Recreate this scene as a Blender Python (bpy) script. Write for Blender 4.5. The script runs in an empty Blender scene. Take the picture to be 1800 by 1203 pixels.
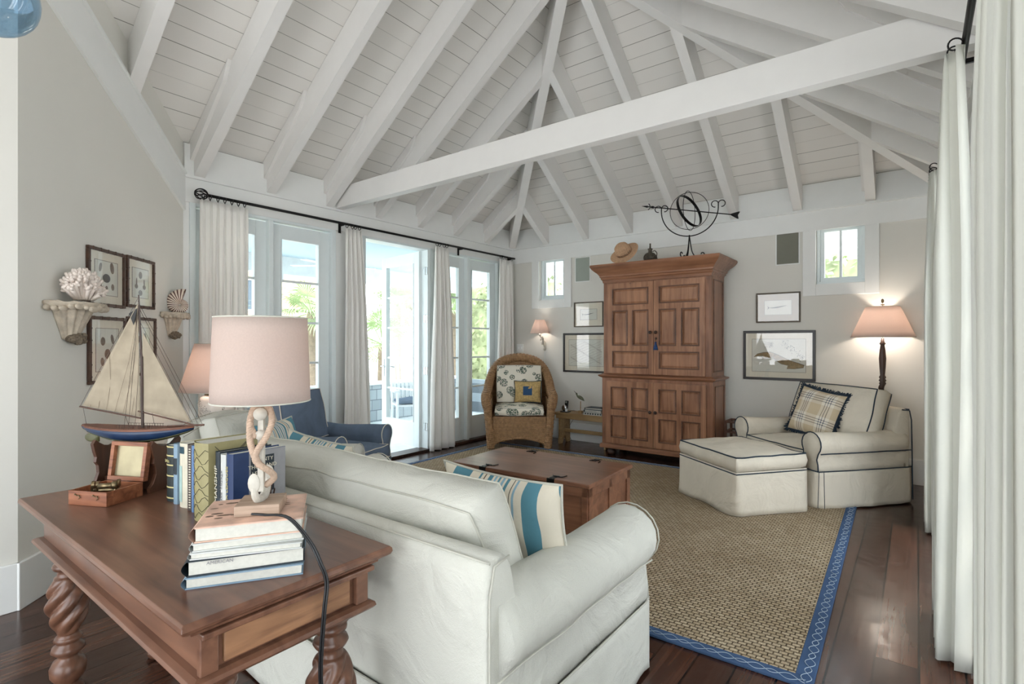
import bpy, bmesh, math, random
from mathutils import Vector, Matrix, Euler, noise
random.seed(7)
PI = math.pi
C = bpy.context.scene.collection
scene = bpy.context.scene
# ------------------------------------------------------------------ camera, world, exposure
cd = bpy.data.cameras.new('camera'); cam = bpy.data.objects.new('camera', cd); C.objects.link(cam)
cam.location = (4.86, -6.35, 1.36); cam.rotation_euler = (PI/2, 0, math.radians(37.4))
cd.sensor_width = 36; cd.lens = 18.6; cd.clip_start = 0.02; cd.clip_end = 300
scene.camera = cam
w = bpy.data.worlds.new('world'); scene.world = w; w.use_nodes = True
nt = w.node_tree; bg = nt.nodes['Background']
tc = nt.nodes.new('ShaderNodeTexCoord'); sp = nt.nodes.new('ShaderNodeSeparateXYZ'); rp = nt.nodes.new('ShaderNodeValToRGB')
nt.links.new(tc.outputs['Generated'], sp.inputs[0]); nt.links.new(sp.outputs['Z'], rp.inputs[0]); nt.links.new(rp.outputs[0], bg.inputs[0])
rp.color_ramp.elements[0].color = (0.94, 0.97, 1.0, 1); rp.color_ramp.elements[1].color = (0.72, 0.86, 1.0, 1)
bg.inputs[1].default_value = 3.1
sd = bpy.data.lights.new('sun', 'SUN'); sd.energy = 2.6; sd.angle = math.radians(6); sd.color = (1, .95, .88)
so = bpy.data.objects.new('sun', sd); C.objects.link(so); so.rotation_euler = (math.radians(28), math.radians(14), 0)
scene.view_settings.view_transform = 'Standard'; scene.view_settings.look = 'None'
scene.view_settings.exposure = 0.84; scene.view_settings.gamma = 1; scene.view_settings.use_curve_mapping = False

# ------------------------------------------------------------------ materials
def srgb(r, g, b):
    f = lambda c: (c/255/12.92) if c/255 <= .04045 else ((c/255+.055)/1.055)**2.4
    return (f(r), f(g), f(b), 1)
class NT:
    def __init__(s, name):
        s.m = bpy.data.materials.new(name); s.m.use_nodes = True; s.t = s.m.node_tree
        s.b = s.t.nodes['Principled BSDF']; s.out = s.t.nodes['Material Output']
    def n(s, typ, **kw):
        o = s.t.nodes.new(typ)
        for k, v in kw.items():
            if k in o.inputs: o.inputs[k].default_value = v
            else: setattr(o, k, v)
        return o
    def l(s, a, b): s.t.links.new(a, b)
    def coord(s, scale=(1, 1, 1), rot=(0, 0, 0)):
        c = s.n('ShaderNodeTexCoord'); m = s.n('ShaderNodeMapping'); m.inputs['Scale'].default_value = scale; m.inputs['Rotation'].default_value = rot
        s.l(c.outputs['Object'], m.inputs[0]); return m.outputs[0]
    def ramp(s, fac, stops, interp='LINEAR'):
        r = s.n('ShaderNodeValToRGB'); e = r.color_ramp.elements; r.color_ramp.interpolation = interp
        while len(e) < len(stops): e.new(0.5)
        for i, (p, c) in enumerate(stops): e[i].position = p; e[i].color = c
        s.l(fac, r.inputs[0]); return r.outputs[0]
    def math(s, op, a, b=None, c=None):
        o = s.n('ShaderNodeMath', operation=op)
        for i, v in enumerate((a, b, c)):
            if v is None: continue
            if isinstance(v, (int, float)): o.inputs[i].default_value = v
            else: s.l(v, o.inputs[i])
        return o.outputs[0]
    def mix(s, fac, a, b, mode='MIX'):
        o = s.n('ShaderNodeMix', data_type='RGBA', blend_type=mode)
        for i, v in ((0, fac), (6, a), (7, b)):
            if isinstance(v, (int, float, tuple)): o.inputs[i].default_value = v
            else: s.l(v, o.inputs[i])
        return o.outputs[2]
    def bump(s, h, strength=.3, dist=.01):
        o = s.n('ShaderNodeBump'); o.inputs['Strength'].default_value = strength; o.inputs['Distance'].default_value = dist
        s.l(h, o.inputs['Height']); s.l(o.outputs[0], s.b.inputs['Normal'])
    def xyz(s, v):
        o = s.n('ShaderNodeSeparateXYZ'); s.l(v, o.inputs[0]); return o.outputs
def plain(name, col, rough=.5, metal=0, var=.06, vs=8, bump=0, bs=60, spec=None):
    t = NT(name); v = t.coord()
    nz = t.n('ShaderNodeTexNoise', Scale=vs, Detail=4); t.l(v, nz.inputs[0])
    lo = tuple(c*(1-var) for c in col[:3])+(1,); hi = tuple(min(1, c*(1+var)) for c in col[:3])+(1,)
    t.l(t.ramp(nz.outputs[0], [(.3, lo), (.7, hi)]), t.b.inputs['Base Color'])
    t.b.inputs['Roughness'].default_value = rough; t.b.inputs['Metallic'].default_value = metal
    if spec is not None: t.b.inputs['Specular IOR Level'].default_value = spec
    if bump:
        n2 = t.n('ShaderNodeTexNoise', Scale=bs, Detail=3); t.l(v, n2.inputs[0]); t.bump(n2.outputs[0], bump, .004)
    return t.m
def wood(name, dark, light, rough=.35, axis=0, scale=6, knots=True, bump=.08):
    t = NT(name); sc = [scale*1.6]*3; sc[axis] = scale*.13
    v = t.coord(tuple(sc)); nz = t.n('ShaderNodeTexNoise', Scale=2.2, Detail=8, Distortion=1.2); t.l(v, nz.inputs[0])
    v2 = t.coord((1, 1, 1)); n2 = t.n('ShaderNodeTexNoise', Scale=3.0, Detail=3); t.l(v2, n2.inputs[0])
    f = t.math('ADD', t.math('MULTIPLY', nz.outputs[0], .7), t.math('MULTIPLY', n2.outputs[0], .45))
    col = t.ramp(f, [(.4, dark), (.72, light)])
    if knots:
        vo = t.n('ShaderNodeTexVoronoi', Scale=4.5); t.l(v2, vo.inputs[0])
        k = t.ramp(vo.outputs['Distance'], [(.0, (.25, .25, .25, 1)), (.09, (1, 1, 1, 1))]); col = t.mix(.8, col, k, 'MULTIPLY')
    t.l(col, t.b.inputs['Base Color']); t.b.inputs['Roughness'].default_value = rough
    t.bump(nz.outputs[0], bump, .004); return t.m
def fabric(name, col, weave=900, rough=.95, wr=.5, var=.05, wscale=3.5, trans=0):
    t = NT(name); v = t.coord()
    nz = t.n('ShaderNodeTexNoise', Scale=wscale, Detail=5, Distortion=1.5); t.l(v, nz.inputs[0])
    n2 = t.n('ShaderNodeTexNoise', Scale=weave*.35, Detail=1); t.l(v, n2.inputs[0])
    lo = tuple(c*(1-var) for c in col[:3])+(1,); hi = tuple(min(1, c*(1+var)) for c in col[:3])+(1,)
    t.l(t.ramp(nz.outputs[0], [(.3, lo), (.7, hi)]), t.b.inputs['Base Color'])
    t.b.inputs['Roughness'].default_value = rough; t.b.inputs['Specular IOR Level'].default_value = .15
    h = t.math('ADD', nz.outputs[0], t.math('MULTIPLY', n2.outputs[0], .05)); t.bump(h, wr, .035)
    if trans:
        tr = t.n('ShaderNodeBsdfTranslucent', Color=col); mx = t.n('ShaderNodeMixShader', Fac=trans)
        t.l(t.b.outputs[0], mx.inputs[1]); t.l(tr.outputs[0], mx.inputs[2]); t.l(mx.outputs[0], t.out.inputs[0])
    return t.m
M = {}
M['wall'] = plain('wall_paint', srgb(221, 219, 211), .85, var=.012, vs=3)
M['trim'] = plain('white_trim', srgb(232, 233, 230), .45, var=.012)
M['rafter'] = plain('rafter_paint', srgb(228, 226, 222), .5, var=.015)
M['doorw'] = plain('door_paint', srgb(226, 234, 234), .35, var=.01)
def planks():
    t = NT('plank_ceiling'); v = t.coord(); o = t.xyz(v); y = o[1]
    fr = t.math('FRACT', t.math('DIVIDE', y, .135))
    row = t.math('FLOOR', t.math('DIVIDE', y, .135))
    wn = t.n('ShaderNodeTexWhiteNoise', noise_dimensions='1D'); t.l(row, wn.inputs['W'])
    wid = t.math('ADD', .008, t.math('MULTIPLY', wn.outputs[0], .028))
    g = t.math('LESS_THAN', fr, wid)
    c = t.mix(g, srgb(226, 223, 217), srgb(120, 116, 110)); t.l(c, t.b.inputs['Base Color'])
    t.b.inputs['Roughness'].default_value = .5; t.bump(t.math('SUBTRACT', 1, g), .6, .006); return t.m
M['planks'] = planks()
def floor_mat():
    t = NT('dark_plank_floor'); v = t.coord(); o = t.xyz(v); W = .152
    px = t.math('DIVIDE', o[0], W); row = t.math('FLOOR', px); fr = t.math('FRACT', px)
    wn = t.n('ShaderNodeTexWhiteNoise', noise_dimensions='1D'); t.l(row, wn.inputs['W'])
    yy = t.math('ADD', t.math('DIVIDE', o[1], 2.1), t.math('MULTIPLY', wn.outputs[0], 5)); fy = t.math('FRACT', yy)
    cmb = t.n('ShaderNodeCombineXYZ'); t.l(row, cmb.inputs[0]); t.l(t.math('FLOOR', yy), cmb.inputs[1])
    w2 = t.n('ShaderNodeTexWhiteNoise', noise_dimensions='3D'); t.l(cmb.outputs[0], w2.inputs['Vector'])
    gap = t.math('MAXIMUM', t.math('LESS_THAN', fr, .055), t.math('LESS_THAN', fy, .003))
    mp = t.coord((22, 1.0, 1)); nz = t.n('ShaderNodeTexNoise', Scale=2, Detail=6, Distortion=.35); t.l(mp, nz.inputs[0])
    f = t.math('ADD', t.math('MULTIPLY', nz.outputs[0], .6), t.math('MULTIPLY', w2.outputs[0], .4))
    c = t.ramp(f, [(.25, srgb(44, 25, 18)), (.5, srgb(66, 40, 30)), (.75, srgb(92, 60, 46))])
    c = t.mix(gap, c, srgb(8, 5, 4)); t.l(c, t.b.inputs['Base Color'])
    vo = t.n('ShaderNodeTexNoise', Scale=5, Detail=4, Distortion=2); t.l(v, vo.inputs[0])
    t.l(t.ramp(vo.outputs[0], [(.35, (.17,)*3+(1,)), (.7, (.27,)*3+(1,))]), t.b.inputs['Roughness'])
    dn = t.n('ShaderNodeTexNoise', Scale=9, Detail=2); t.l(v, dn.inputs[0])
    h = t.math('SUBTRACT', t.math('ADD', t.math('MULTIPLY', dn.outputs[0], .12), t.math('MULTIPLY', nz.outputs[0], .12)), gap)
    t.bump(h, .45, .007); return t.m
M['floor'] = floor_mat()
def rug_mat():
    t = NT('sisal_weave'); v = t.coord()
    br = t.n('ShaderNodeTexBrick', offset=.5); br.inputs['Scale'].default_value = 1; br.inputs['Brick Width'].default_value = .036; br.inputs['Row Height'].default_value = .025
    br.inputs['Mortar Size'].default_value = .0045; br.inputs['Mortar Smooth'].default_value = 1.0; br.inputs['Bias'].default_value = 0
    br.inputs['Color1'].default_value = srgb(206, 188, 158); br.inputs['Color2'].default_value = srgb(184, 164, 132); br.inputs['Mortar'].default_value = srgb(122, 102, 76)
    t.l(v, br.inputs[0])
    nz = t.n('ShaderNodeTexNoise', Scale=2.2, Detail=5); t.l(v, nz.inputs[0])
    n2 = t.n('ShaderNodeTexNoise', Scale=160, Detail=2); t.l(v, n2.inputs[0])
    c = t.mix(1, br.outputs[0], t.ramp(nz.outputs[0], [(.3, (.84, .81, .76, 1)), (.7, (1, 1, 1, 1))]), 'MULTIPLY')
    c = t.mix(.7, c, t.ramp(n2.outputs[0], [(.3, (.68, .64, .60, 1)), (.7, (1.1, 1.1, 1.1, 1))]), 'MULTIPLY')
    t.l(c, t.b.inputs['Base Color']); t.b.inputs['Roughness'].default_value = .95
    t.bump(t.math('ADD', t.math('SUBTRACT', 1, br.outputs['Fac']), t.math('MULTIPLY', n2.outputs[0], .6)), 1.0, .010); return t.m
M['rug'] = rug_mat()
def wicker(name='wicker', s=1):
    t = NT(name); v = t.coord()
    wv = t.n('ShaderNodeTexWave', wave_type='BANDS', bands_direction='Z'); wv.inputs['Scale'].default_value = 18; wv.inputs['Distortion'].default_value = .6; t.l(v, wv.inputs[0])
    w2 = t.n('ShaderNodeTexWave', wave_type='BANDS', bands_direction='X'); w2.inputs['Scale'].default_value = 22; w2.inputs['Distortion'].default_value = .4; t.l(v, w2.inputs[0])
    n = t.n('ShaderNodeTexNoise', Scale=30, Detail=3); t.l(v, n.inputs[0])
    m = t.math('MULTIPLY', wv.outputs['Fac'], w2.outputs['Fac'])
    f = t.math('ADD', t.math('MULTIPLY', m, .6), t.math('MULTIPLY', n.outputs[0], .5))
    t.l(t.ramp(f, [(.15, srgb(104, 74, 46)), (.42, srgb(164, 124, 84)), (.8, srgb(206, 168, 124))]), t.b.inputs['Base Color'])
    t.b.inputs['Roughness'].default_value = .5; t.bump(m, .7, .008); return t.m
M['wicker'] = wicker()
M['wicker_dark'] = plain('old_basket_weave', srgb(74, 66, 54), .7, var=.4, vs=60)
M['pine'] = wood('pine_antique', srgb(106, 70, 50), srgb(154, 108, 80), .32, 2, 4)
M['pine_panel'] = wood('pine_panel', srgb(112, 74, 52), srgb(170, 124, 94), .3, 2, 4)
M['pine_dark'] = wood('pine_moulding', srgb(72, 46, 34), srgb(112, 76, 56), .4, 0, 4, False)
M['pine_h'] = wood('pine_horizontal', srgb(106, 70, 50), srgb(154, 108, 80), .32, 0, 4, False)
M['trunkwood'] = wood('trunk_wood', srgb(94, 60, 44), srgb(140, 96, 72), .3, 0, 4, False, .015)
M['table'] = wood('table_mahogany', srgb(82, 54, 42), srgb(128, 90, 70), .28, 0, 4, False, .02)
M['table_drawer'] = wood('drawer_walnut', srgb(96, 64, 46), srgb(168, 124, 90), .4, 1, 5)
M['darkwood'] = wood('dark_wood', srgb(38, 24, 18), srgb(70, 46, 34), .4, 2, 5, False)
M['standwood'] = wood('stand_wood', srgb(56, 36, 26), srgb(96, 62, 44), .4, 2, 5, False)
M['boxwood'] = wood('rosewood_box', srgb(104, 58, 38), srgb(172, 110, 76), .4, 0, 9, False)
M['benchwood'] = wood('bench_wood', srgb(140, 112, 74), srgb(184, 154, 110), .55, 0, 5)
M['lampbase'] = wood('pale_oak', srgb(140, 116, 96), srgb(184, 160, 140), .6, 0, 12, False)
M['bamboo'] = plain('bamboo_frame', srgb(74, 50, 36), .4, var=.3, vs=25)
M['blackframe'] = plain('black_frame', srgb(34, 28, 26), .35, var=.2)
M['antframe'] = plain('gilt_brown_frame', srgb(84, 72, 54), .45, var=.3, vs=40)
M['mat'] = plain('mat_board', srgb(226, 218, 200), .9, var=.02)
M['matdark'] = plain('mat_board_tan', srgb(168, 152, 130), .9, var=.03)
M['print'] = plain('print_paper', srgb(216, 214, 202), .9, var=.03)
M['mapbrown'] = plain('map_ink', srgb(150, 128, 92), .9, var=.25, vs=60)
M['ink'] = plain('ink_dark', srgb(52, 48, 46), .8, var=.4, vs=60)
M['inkbrown'] = plain('ink_brown', srgb(112, 92, 76), .8, var=.3, vs=60)
M['slip'] = fabric('white_slipcover', srgb(205, 204, 194), wr=.7)
M['slip2'] = fabric('linen_slipcover', srgb(214, 205, 188), wr=.65)
M['blue'] = fabric('blue_denim_slipcover', srgb(102, 116, 134), wr=.35, var=.15)
M['welt_w'] = plain('white_welt', srgb(216, 210, 196), .9)
M['welt_b'] = plain('navy_welt', srgb(28, 44, 58), .8)
M['curtain'] = fabric('ivory_curtain', srgb(253, 251, 246), wr=.12, var=.01, trans=.22)
M['curtain_w'] = fabric('white_curtain', srgb(240, 240, 232), wr=.12, var=.02, trans=.4)
M['iron'] = plain('black_iron', srgb(22, 20, 20), .4, .6, var=.2)
M['brass'] = plain('aged_brass', srgb(128, 112, 84), .35, .9, var=.3, vs=40)
M['chrome'] = plain('satin_nickel', srgb(200, 200, 200), .25, 1)
M['shade'] = None
def shade_mat(name, col, tr=.45):
    t = NT(name); v = t.coord(); n = t.n('ShaderNodeTexNoise', Scale=220, Detail=1); t.l(v, n.inputs[0])
    t.l(t.ramp(n.outputs[0], [(.3, tuple(c*.92 for c in col[:3])+(1,)), (.7, col)]), t.b.inputs['Base Color']); t.b.inputs['Roughness'].default_value = .9
    a = t.n('ShaderNodeBsdfTranslucent', Color=col); m = t.n('ShaderNodeMixShader', Fac=tr); t.l(t.b.outputs[0], m.inputs[1]); t.l(a.outputs[0], m.inputs[2]); t.l(m.outputs[0], t.out.inputs[0]); return t.m
M['shade'] = shade_mat('linen_shade', srgb(216, 200, 191))
def emis(name, col, st):
    t = NT(name); t.b.inputs['Emission Color'].default_value = col; t.b.inputs['Emission Strength'].default_value = st; t.b.inputs['Base Color'].default_value = col; return t.m
M['bulb'] = emis('lit_bulb', (1, .82, .62, 1), 3)
def glass_mat(name='window_glass', tint=(1, 1, 1, 1), refl=1.45):
    t = NT(name); t.t.nodes.remove(t.b); tr = t.n('ShaderNodeBsdfTransparent', Color=tint); g = t.n('ShaderNodeBsdfGlossy', Roughness=.0)
    lw = t.n('ShaderNodeLayerWeight', Blend=.5); f = t.math('ADD', t.math('MULTIPLY', t.math('POWER', lw.outputs['Facing'], 5), .8), (refl-1)**2/(refl+1)**2*1.6); m = t.n('ShaderNodeMixShader'); t.l(f, m.inputs[0]); t.l(tr.outputs[0], m.inputs[1]); t.l(g.outputs[0], m.inputs[2]); t.l(m.outputs[0], t.out.inputs[0]); return t.m
M['glass'] = glass_mat(); M['blueglass'] = glass_mat('pale_blue_glass', srgb(190, 214, 232), 1.6)
def stripes(name, axis, period, bands, base):
    """bands: list of (pos, colour) constant ramp along an object axis"""
    t = NT(name); v = t.coord(); o = t.xyz(v)
    f = t.math('FRACT', t.math('ADD', t.math('DIVIDE', o[axis], period), .5))
    c = t.ramp(f, bands, 'CONSTANT'); t.l(c, t.b.inputs['Base Color']); t.b.inputs['Roughness'].default_value = .9
    n = t.n('ShaderNodeTexNoise', Scale=6, Detail=4, Distortion=1); t.l(v, n.inputs[0]); t.bump(n.outputs[0], .3, .03); return t.m
cr, tl, lb = srgb(216, 208, 190), srgb(84, 134, 150), srgb(136, 170, 188)
M['stripe'] = stripes('teal_striped_cotton', 0, .50, [(0, cr), (.07, tl), (.2, cr), (.27, lb), (.29, cr), (.31, srgb(90, 82, 70)), (.32, cr), (.36, tl), (.39, cr), (.41, lb), (.43, cr), (.45, tl), (.47, cr), (.49, lb), (.51, cr), (.53, tl), (.57, cr), (.60, srgb(110, 90, 70)), (.61, cr), (.64, tl), (.66, cr), (.75, tl), (.93, cr)], cr)
def plaid():
    t = NT('plaid_linen'); v = t.coord(); o = t.xyz(v)
    def bands(ax):
        f = t.math('FRACT', t.math('DIVIDE', o[ax], .21))
        a = t.ramp(f, [(0, srgb(196, 178, 148)), (.36, srgb(222, 214, 198)), (.50, srgb(30, 40, 66)), (.535, srgb(222, 214, 198)), (.60, srgb(40, 58, 92)), (.64, srgb(222, 214, 198)), (.70, srgb(30, 40, 66)), (.735, srgb(222, 214, 198)), (.86, srgb(196, 178, 148))], 'CONSTANT'); return a
    t.l(t.mix(.5, bands(0), bands(2)), t.b.inputs['Base Color']); t.b.inputs['Roughness'].default_value = .9; return t.m
M['plaid'] = plaid()
def floral():
    t = NT('botanical_print'); v = t.coord(); vo = t.n('ShaderNodeTexVoronoi', Scale=8); t.l(v, vo.inputs[0])
    n = t.n('ShaderNodeTexNoise', Scale=70, Detail=2, Distortion=1.0); t.l(v, n.inputs[0])
    a = t.math('LESS_THAN', vo.outputs['Distance'], .44); b = t.math('GREATER_THAN', n.outputs[0], .475)
    wv = t.n('ShaderNodeTexWave', wave_type='RINGS'); wv.inputs['Scale'].default_value = 2.6; wv.inputs['Distortion'].default_value = 9; t.l(v, wv.inputs[0])
    st = t.math('GREATER_THAN', wv.outputs['Fac'], .985)
    f = t.math('MULTIPLY', a, b)
    c = t.mix(f, srgb(232, 226, 210), t.ramp(n.outputs[0], [(.5, srgb(34, 50, 54)), (.6, srgb(92, 112, 92))])); t.l(c, t.b.inputs['Base Color']); t.b.inputs['Roughness'].default_value = .9; return t.m
M['floral'] = floral()
M['coral'] = plain('coral_white', srgb(232, 220, 210), .8, var=.08, vs=40, bump=.5, bs=90)
M['stone'] = plain('shell_stone', srgb(196, 184, 166), .9, var=.18, vs=30, bump=1, bs=70)
M['stonedark'] = plain('barnacle_stone', srgb(118, 106, 90), .9, var=.5, vs=90, bump=1, bs=90)
M['sail'] = plain('aged_sailcloth', srgb(160, 148, 128), .85, var=.14, vs=14)
M['hullblue'] = plain('hull_blue', srgb(28, 50, 82), .4, var=.25, vs=14)
M['hullgreen'] = plain('hull_green', srgb(78, 78, 46), .45, var=.3, vs=14)
M['deck'] = wood('deck_wood', srgb(88, 50, 38), srgb(130, 84, 62), .5, 0, 14, False)
M['rope'] = plain('jute_rope', srgb(182, 158, 138), .95, var=.12, vs=120)
M['whitewood'] = plain('weathered_white_wood', srgb(194, 188, 176), .6, var=.1, vs=40)
M['black'] = plain('black_rubber', srgb(18, 18, 20), .4)
M['paper'] = plain('page_block', srgb(200, 198, 188), .9, var=.05, vs=120)
M['stripw'] = plain('painted_white', srgb(236, 240, 240), .5)
M['straw'] = plain('straw_hat', srgb(186, 150, 118), .9, var=.15, vs=50, bump=.8, bs=200)
M['grille'] = plain('speaker_grille', srgb(128, 128, 116), .8, var=.03, bump=.5, bs=900)
M['grille2'] = plain('speaker_grille_pale', srgb(160, 168, 158), .8, var=.03, bump=.5, bs=900)
M['pewter'] = plain('pewter', srgb(170, 160, 130), .4, .6, var=.2)
M['verdigris'] = plain('bird_green_brown', srgb(104, 108, 84), .5, .3, var=.3, vs=40)
M['tassel'] = plain('blue_tassel', srgb(40, 66, 110), .9, var=.2, vs=60)
M['denimb'] = fabric('rug_binding', srgb(68, 90, 122), wr=.1, var=.12)
M['threadw'] = plain('binding_stitch', srgb(170, 184, 196), .9)
M['needle'] = plain('quilted_gold', srgb(190, 162, 108), .9, var=.25, vs=50, bump=.8, bs=80)
M['bluesq'] = plain('blue_patch', srgb(42, 76, 112), .9)
def toile():
    t = NT('painted_porcelain'); v = t.coord(); n = t.n('ShaderNodeTexNoise', Scale=26, Detail=3, Distortion=2); t.l(v, n.inputs[0]); n2 = t.n('ShaderNodeTexNoise', Scale=9); t.l(v, n2.inputs[0])
    a = t.math('LESS_THAN', t.math('ABSOLUTE', t.math('SUBTRACT', n.outputs[0], .5)), .02); b = t.math('GREATER_THAN', n2.outputs[0], .5)
    t.l(t.mix(t.math('MULTIPLY', a, b), srgb(228, 222, 214), srgb(70, 66, 62)), t.b.inputs['Base Color']); t.b.inputs['Roughness'].default_value = .2; return t.m
M['porcelain_p'] = toile()
M['porcelain'] = plain('white_porcelain', srgb(226, 222, 214), .2, var=.02)
# outside
M['shingle'] = None
def shingle():
    t = NT('grey_shingles'); v = t.coord((1, 1, 1), (PI/2, 0, PI/2)); br = t.n('ShaderNodeTexBrick'); br.inputs['Scale'].default_value = 1; br.inputs['Brick Width'].default_value = .2; br.inputs['Row Height'].default_value = .18; br.inputs['Mortar Size'].default_value = .006
    c = t.n('ShaderNodeCombineXYZ'); o = t.xyz(t.coord()); t.l(o[1], c.inputs[0]); t.l(o[2], c.inputs[1]); t.l(c.outputs[0], br.inputs[0])
    br.inputs['Color1'].default_value = srgb(176, 186, 190); br.inputs['Color2'].default_value = srgb(150, 160, 166); br.inputs['Mortar'].default_value = srgb(104, 112, 118)
    t.l(br.outputs[0], t.b.inputs['Base Color']); t.b.inputs['Roughness'].default_value = .8; return t.m
M['shingle'] = shingle()
M['porchceil'] = plain('haint_blue', srgb(196, 218, 228), .6, var=.01)
M['sand'] = plain('pale_ground', srgb(214, 210, 196), .9)
M['frond'] = plain('palm_green', srgb(146, 168, 120), .6, var=.35, vs=3)
M['leafg'] = plain('oak_leaf_green', srgb(140, 152, 112), .7, var=.45, vs=2)
M['bark'] = plain('bark', srgb(128, 116, 100), .9, var=.2, vs=14)
M['beige'] = plain('house_beige', srgb(206, 190, 154), .8)
M['siding'] = stripes('white_siding', 2, .16, [(0, srgb(150, 154, 156)), (.06, srgb(226, 228, 228))], cr)
M['darkglass'] = plain('house_window', srgb(80, 96, 108), .15)
M['grass'] = plain('lawn', srgb(120, 144, 80), .9, var=.3)

# ------------------------------------------------------------------ geometry helpers
def T(loc=(0, 0, 0), rot=(0, 0, 0), sc=(1, 1, 1)):
    return Matrix.Translation(loc) @ Euler(rot).to_matrix().to_4x4() @ Matrix.Diagonal((*sc, 1))
class MB:
    def __init__(s): s.v = []; s.f = []; s.X = Matrix.Identity(4)
    def add(s, vs, fs, X=None):
        n = len(s.v); X = s.X @ X if X is not None else s.X
        s.v += [tuple(X @ Vector(p)) for p in vs]; s.f += [tuple(n+i for i in f) for f in fs]; return s
    def box(s, x0, x1, y0, y1, z0, z1, X=None):
        vs = [(x, y, z) for z in (z0, z1) for y in (y0, y1) for x in (x0, x1)]
        return s.add(vs, [(0, 2, 3, 1), (4, 5, 7, 6), (0, 1, 5, 4), (2, 6, 7, 3), (0, 4, 6, 2), (1, 3, 7, 5)], X)
    def prism(s, pts, h0, h1, X=None):
        n = len(pts); a = sum(pts[i][0]*pts[(i+1) % n][1]-pts[(i+1) % n][0]*pts[i][1] for i in range(n))
        if a < 0: pts = pts[::-1]
        vs = [(x, y, h0) for x, y in pts]+[(x, y, h1) for x, y in pts]
        return s.add(vs, [tuple(range(n))[::-1], tuple(range(n, 2*n))]+[(i, (i+1) % n, n+(i+1) % n, n+i) for i in range(n)], X)
    def lathe(s, prof, seg=24, X=None, fn=None):
        vs = []
        for (r, z) in prof:
            for k in range(seg):
                a = 2*PI*k/seg; rr = r*(fn(a, z) if fn else 1); vs.append((rr*math.cos(a), rr*math.sin(a), z))
        n = len(prof); fs = [(i*seg+k, i*seg+(k+1) % seg, (i+1)*seg+(k+1) % seg, (i+1)*seg+k) for i in range(n-1) for k in range(seg)]
        if prof[0][0] > 1e-5: fs.append(tuple(range(seg))[::-1])
        if prof[-1][0] > 1e-5: fs.append(tuple((n-1)*seg+k for k in range(seg)))
        return s.add(vs, fs, X)
    def tube(s, pts, r, seg=8, closed=False, X=None, caps=True):
        P = [Vector(p) for p in pts]; n = len(P); vs = []; up = None
        for i, p in enumerate(P):
            a = P[(i-1) % n] if (i > 0 or closed) else p; b = P[(i+1) % n] if (i < n-1 or closed) else p
            t = (b-a); t = t.normalized() if t.length > 1e-9 else Vector((0, 0, 1))
            if up is None: up = Vector((0, 0, 1)) if abs(t.z) < .9 else Vector((1, 0, 0))
            u = (up-t*up.dot(t)); u = u.normalized() if u.length > 1e-6 else t.orthogonal().normalized(); up = u; wv = t.cross(u)
            rr = r(i) if callable(r) else (r[i] if isinstance(r, (list, tuple)) else r)
            for k in range(seg):
                q = 2*PI*k/seg; vs.append(p+u*rr*math.cos(q)+wv*rr*math.sin(q))
        m = n if closed else n-1
        fs = [(i*seg+k, i*seg+(k+1) % seg, ((i+1) % n)*seg+(k+1) % seg, ((i+1) % n)*seg+k) for i in range(m) for k in range(seg)]
        if not closed and caps: fs += [tuple(range(seg))[::-1], tuple((n-1)*seg+k for k in range(seg))]
        return s.add(vs, fs, X)
    def grid(s, fn, nu, nv, X=None, cu=False):
        vs = [fn(i/nu, j/nv) for j in range(nv+1) for i in range(nu+(0 if cu else 1))]; W = nu if cu else nu+1
        fs = [(j*W+i, j*W+(i+1) % W, (j+1)*W+(i+1) % W, (j+1)*W+i) for j in range(nv) for i in range(nu)]
        return s.add(vs, fs, X)
    def ball(s, c, r, seg=12, rings=8, X=None):
        if not isinstance(r, (tuple, list)): r = (r, r, r)
        return s.lathe([(max(1e-6, math.sin(PI*i/rings)), -math.cos(PI*i/rings)) for i in range(rings+1)], seg, (X or Matrix.Identity(4)) @ T(c, (0, 0, 0), r))
    def build(s, name, mat, parent=None, smooth=False, bevel=0, sub=0, loc=None, rot=None, solid=0, bseg=2):
        me = bpy.data.meshes.new(name); me.from_pydata(s.v, [], s.f)
        bm = bmesh.new(); bm.from_mesh(me); bmesh.ops.recalc_face_normals(bm, faces=bm.faces[:])
        bm.to_mesh(me); bm.free()
        if smooth:
            for p in me.polygons: p.use_smooth = True
        me.materials.append(M[mat] if isinstance(mat, str) else mat)
        o = bpy.data.objects.new(name, me); C.objects.link(o)
        if parent: o.parent = parent
        if loc: o.location = loc
        if rot: o.rotation_euler = rot
        if solid: m = o.modifiers.new('s', 'SOLIDIFY'); m.thickness = solid; m.offset = 0
        if bevel: m = o.modifiers.new('b', 'BEVEL'); m.width = bevel; m.segments = bseg; m.limit_method = 'ANGLE'; m.angle_limit = math.radians(40)
        if sub: m = o.modifiers.new('u', 'SUBSURF'); m.levels = sub; m.render_levels = sub
        return o
def tag(o, label=None, cat=None, group=None, kind=None):
    if label: o['label'] = label
    if cat: o['category'] = cat
    if group: o['group'] = group
    if kind: o['kind'] = kind
    return o
def thing(name, label, cat, loc=(0, 0, 0), rz=0, group=None, rot=None):
    o = bpy.data.objects.new(name, None); C.objects.link(o); o.empty_display_size = .1
    o.location = loc; o.rotation_euler = rot or (0, 0, rz); return tag(o, label, cat, group)
def struct(o): o['kind'] = 'structure'; return o
def copy_tree(o, parent=None):
    c = o.copy(); C.objects.link(c)
    if parent: c.parent = parent
    for ch in list(o.children): copy_tree(ch, c)
    return c
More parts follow.
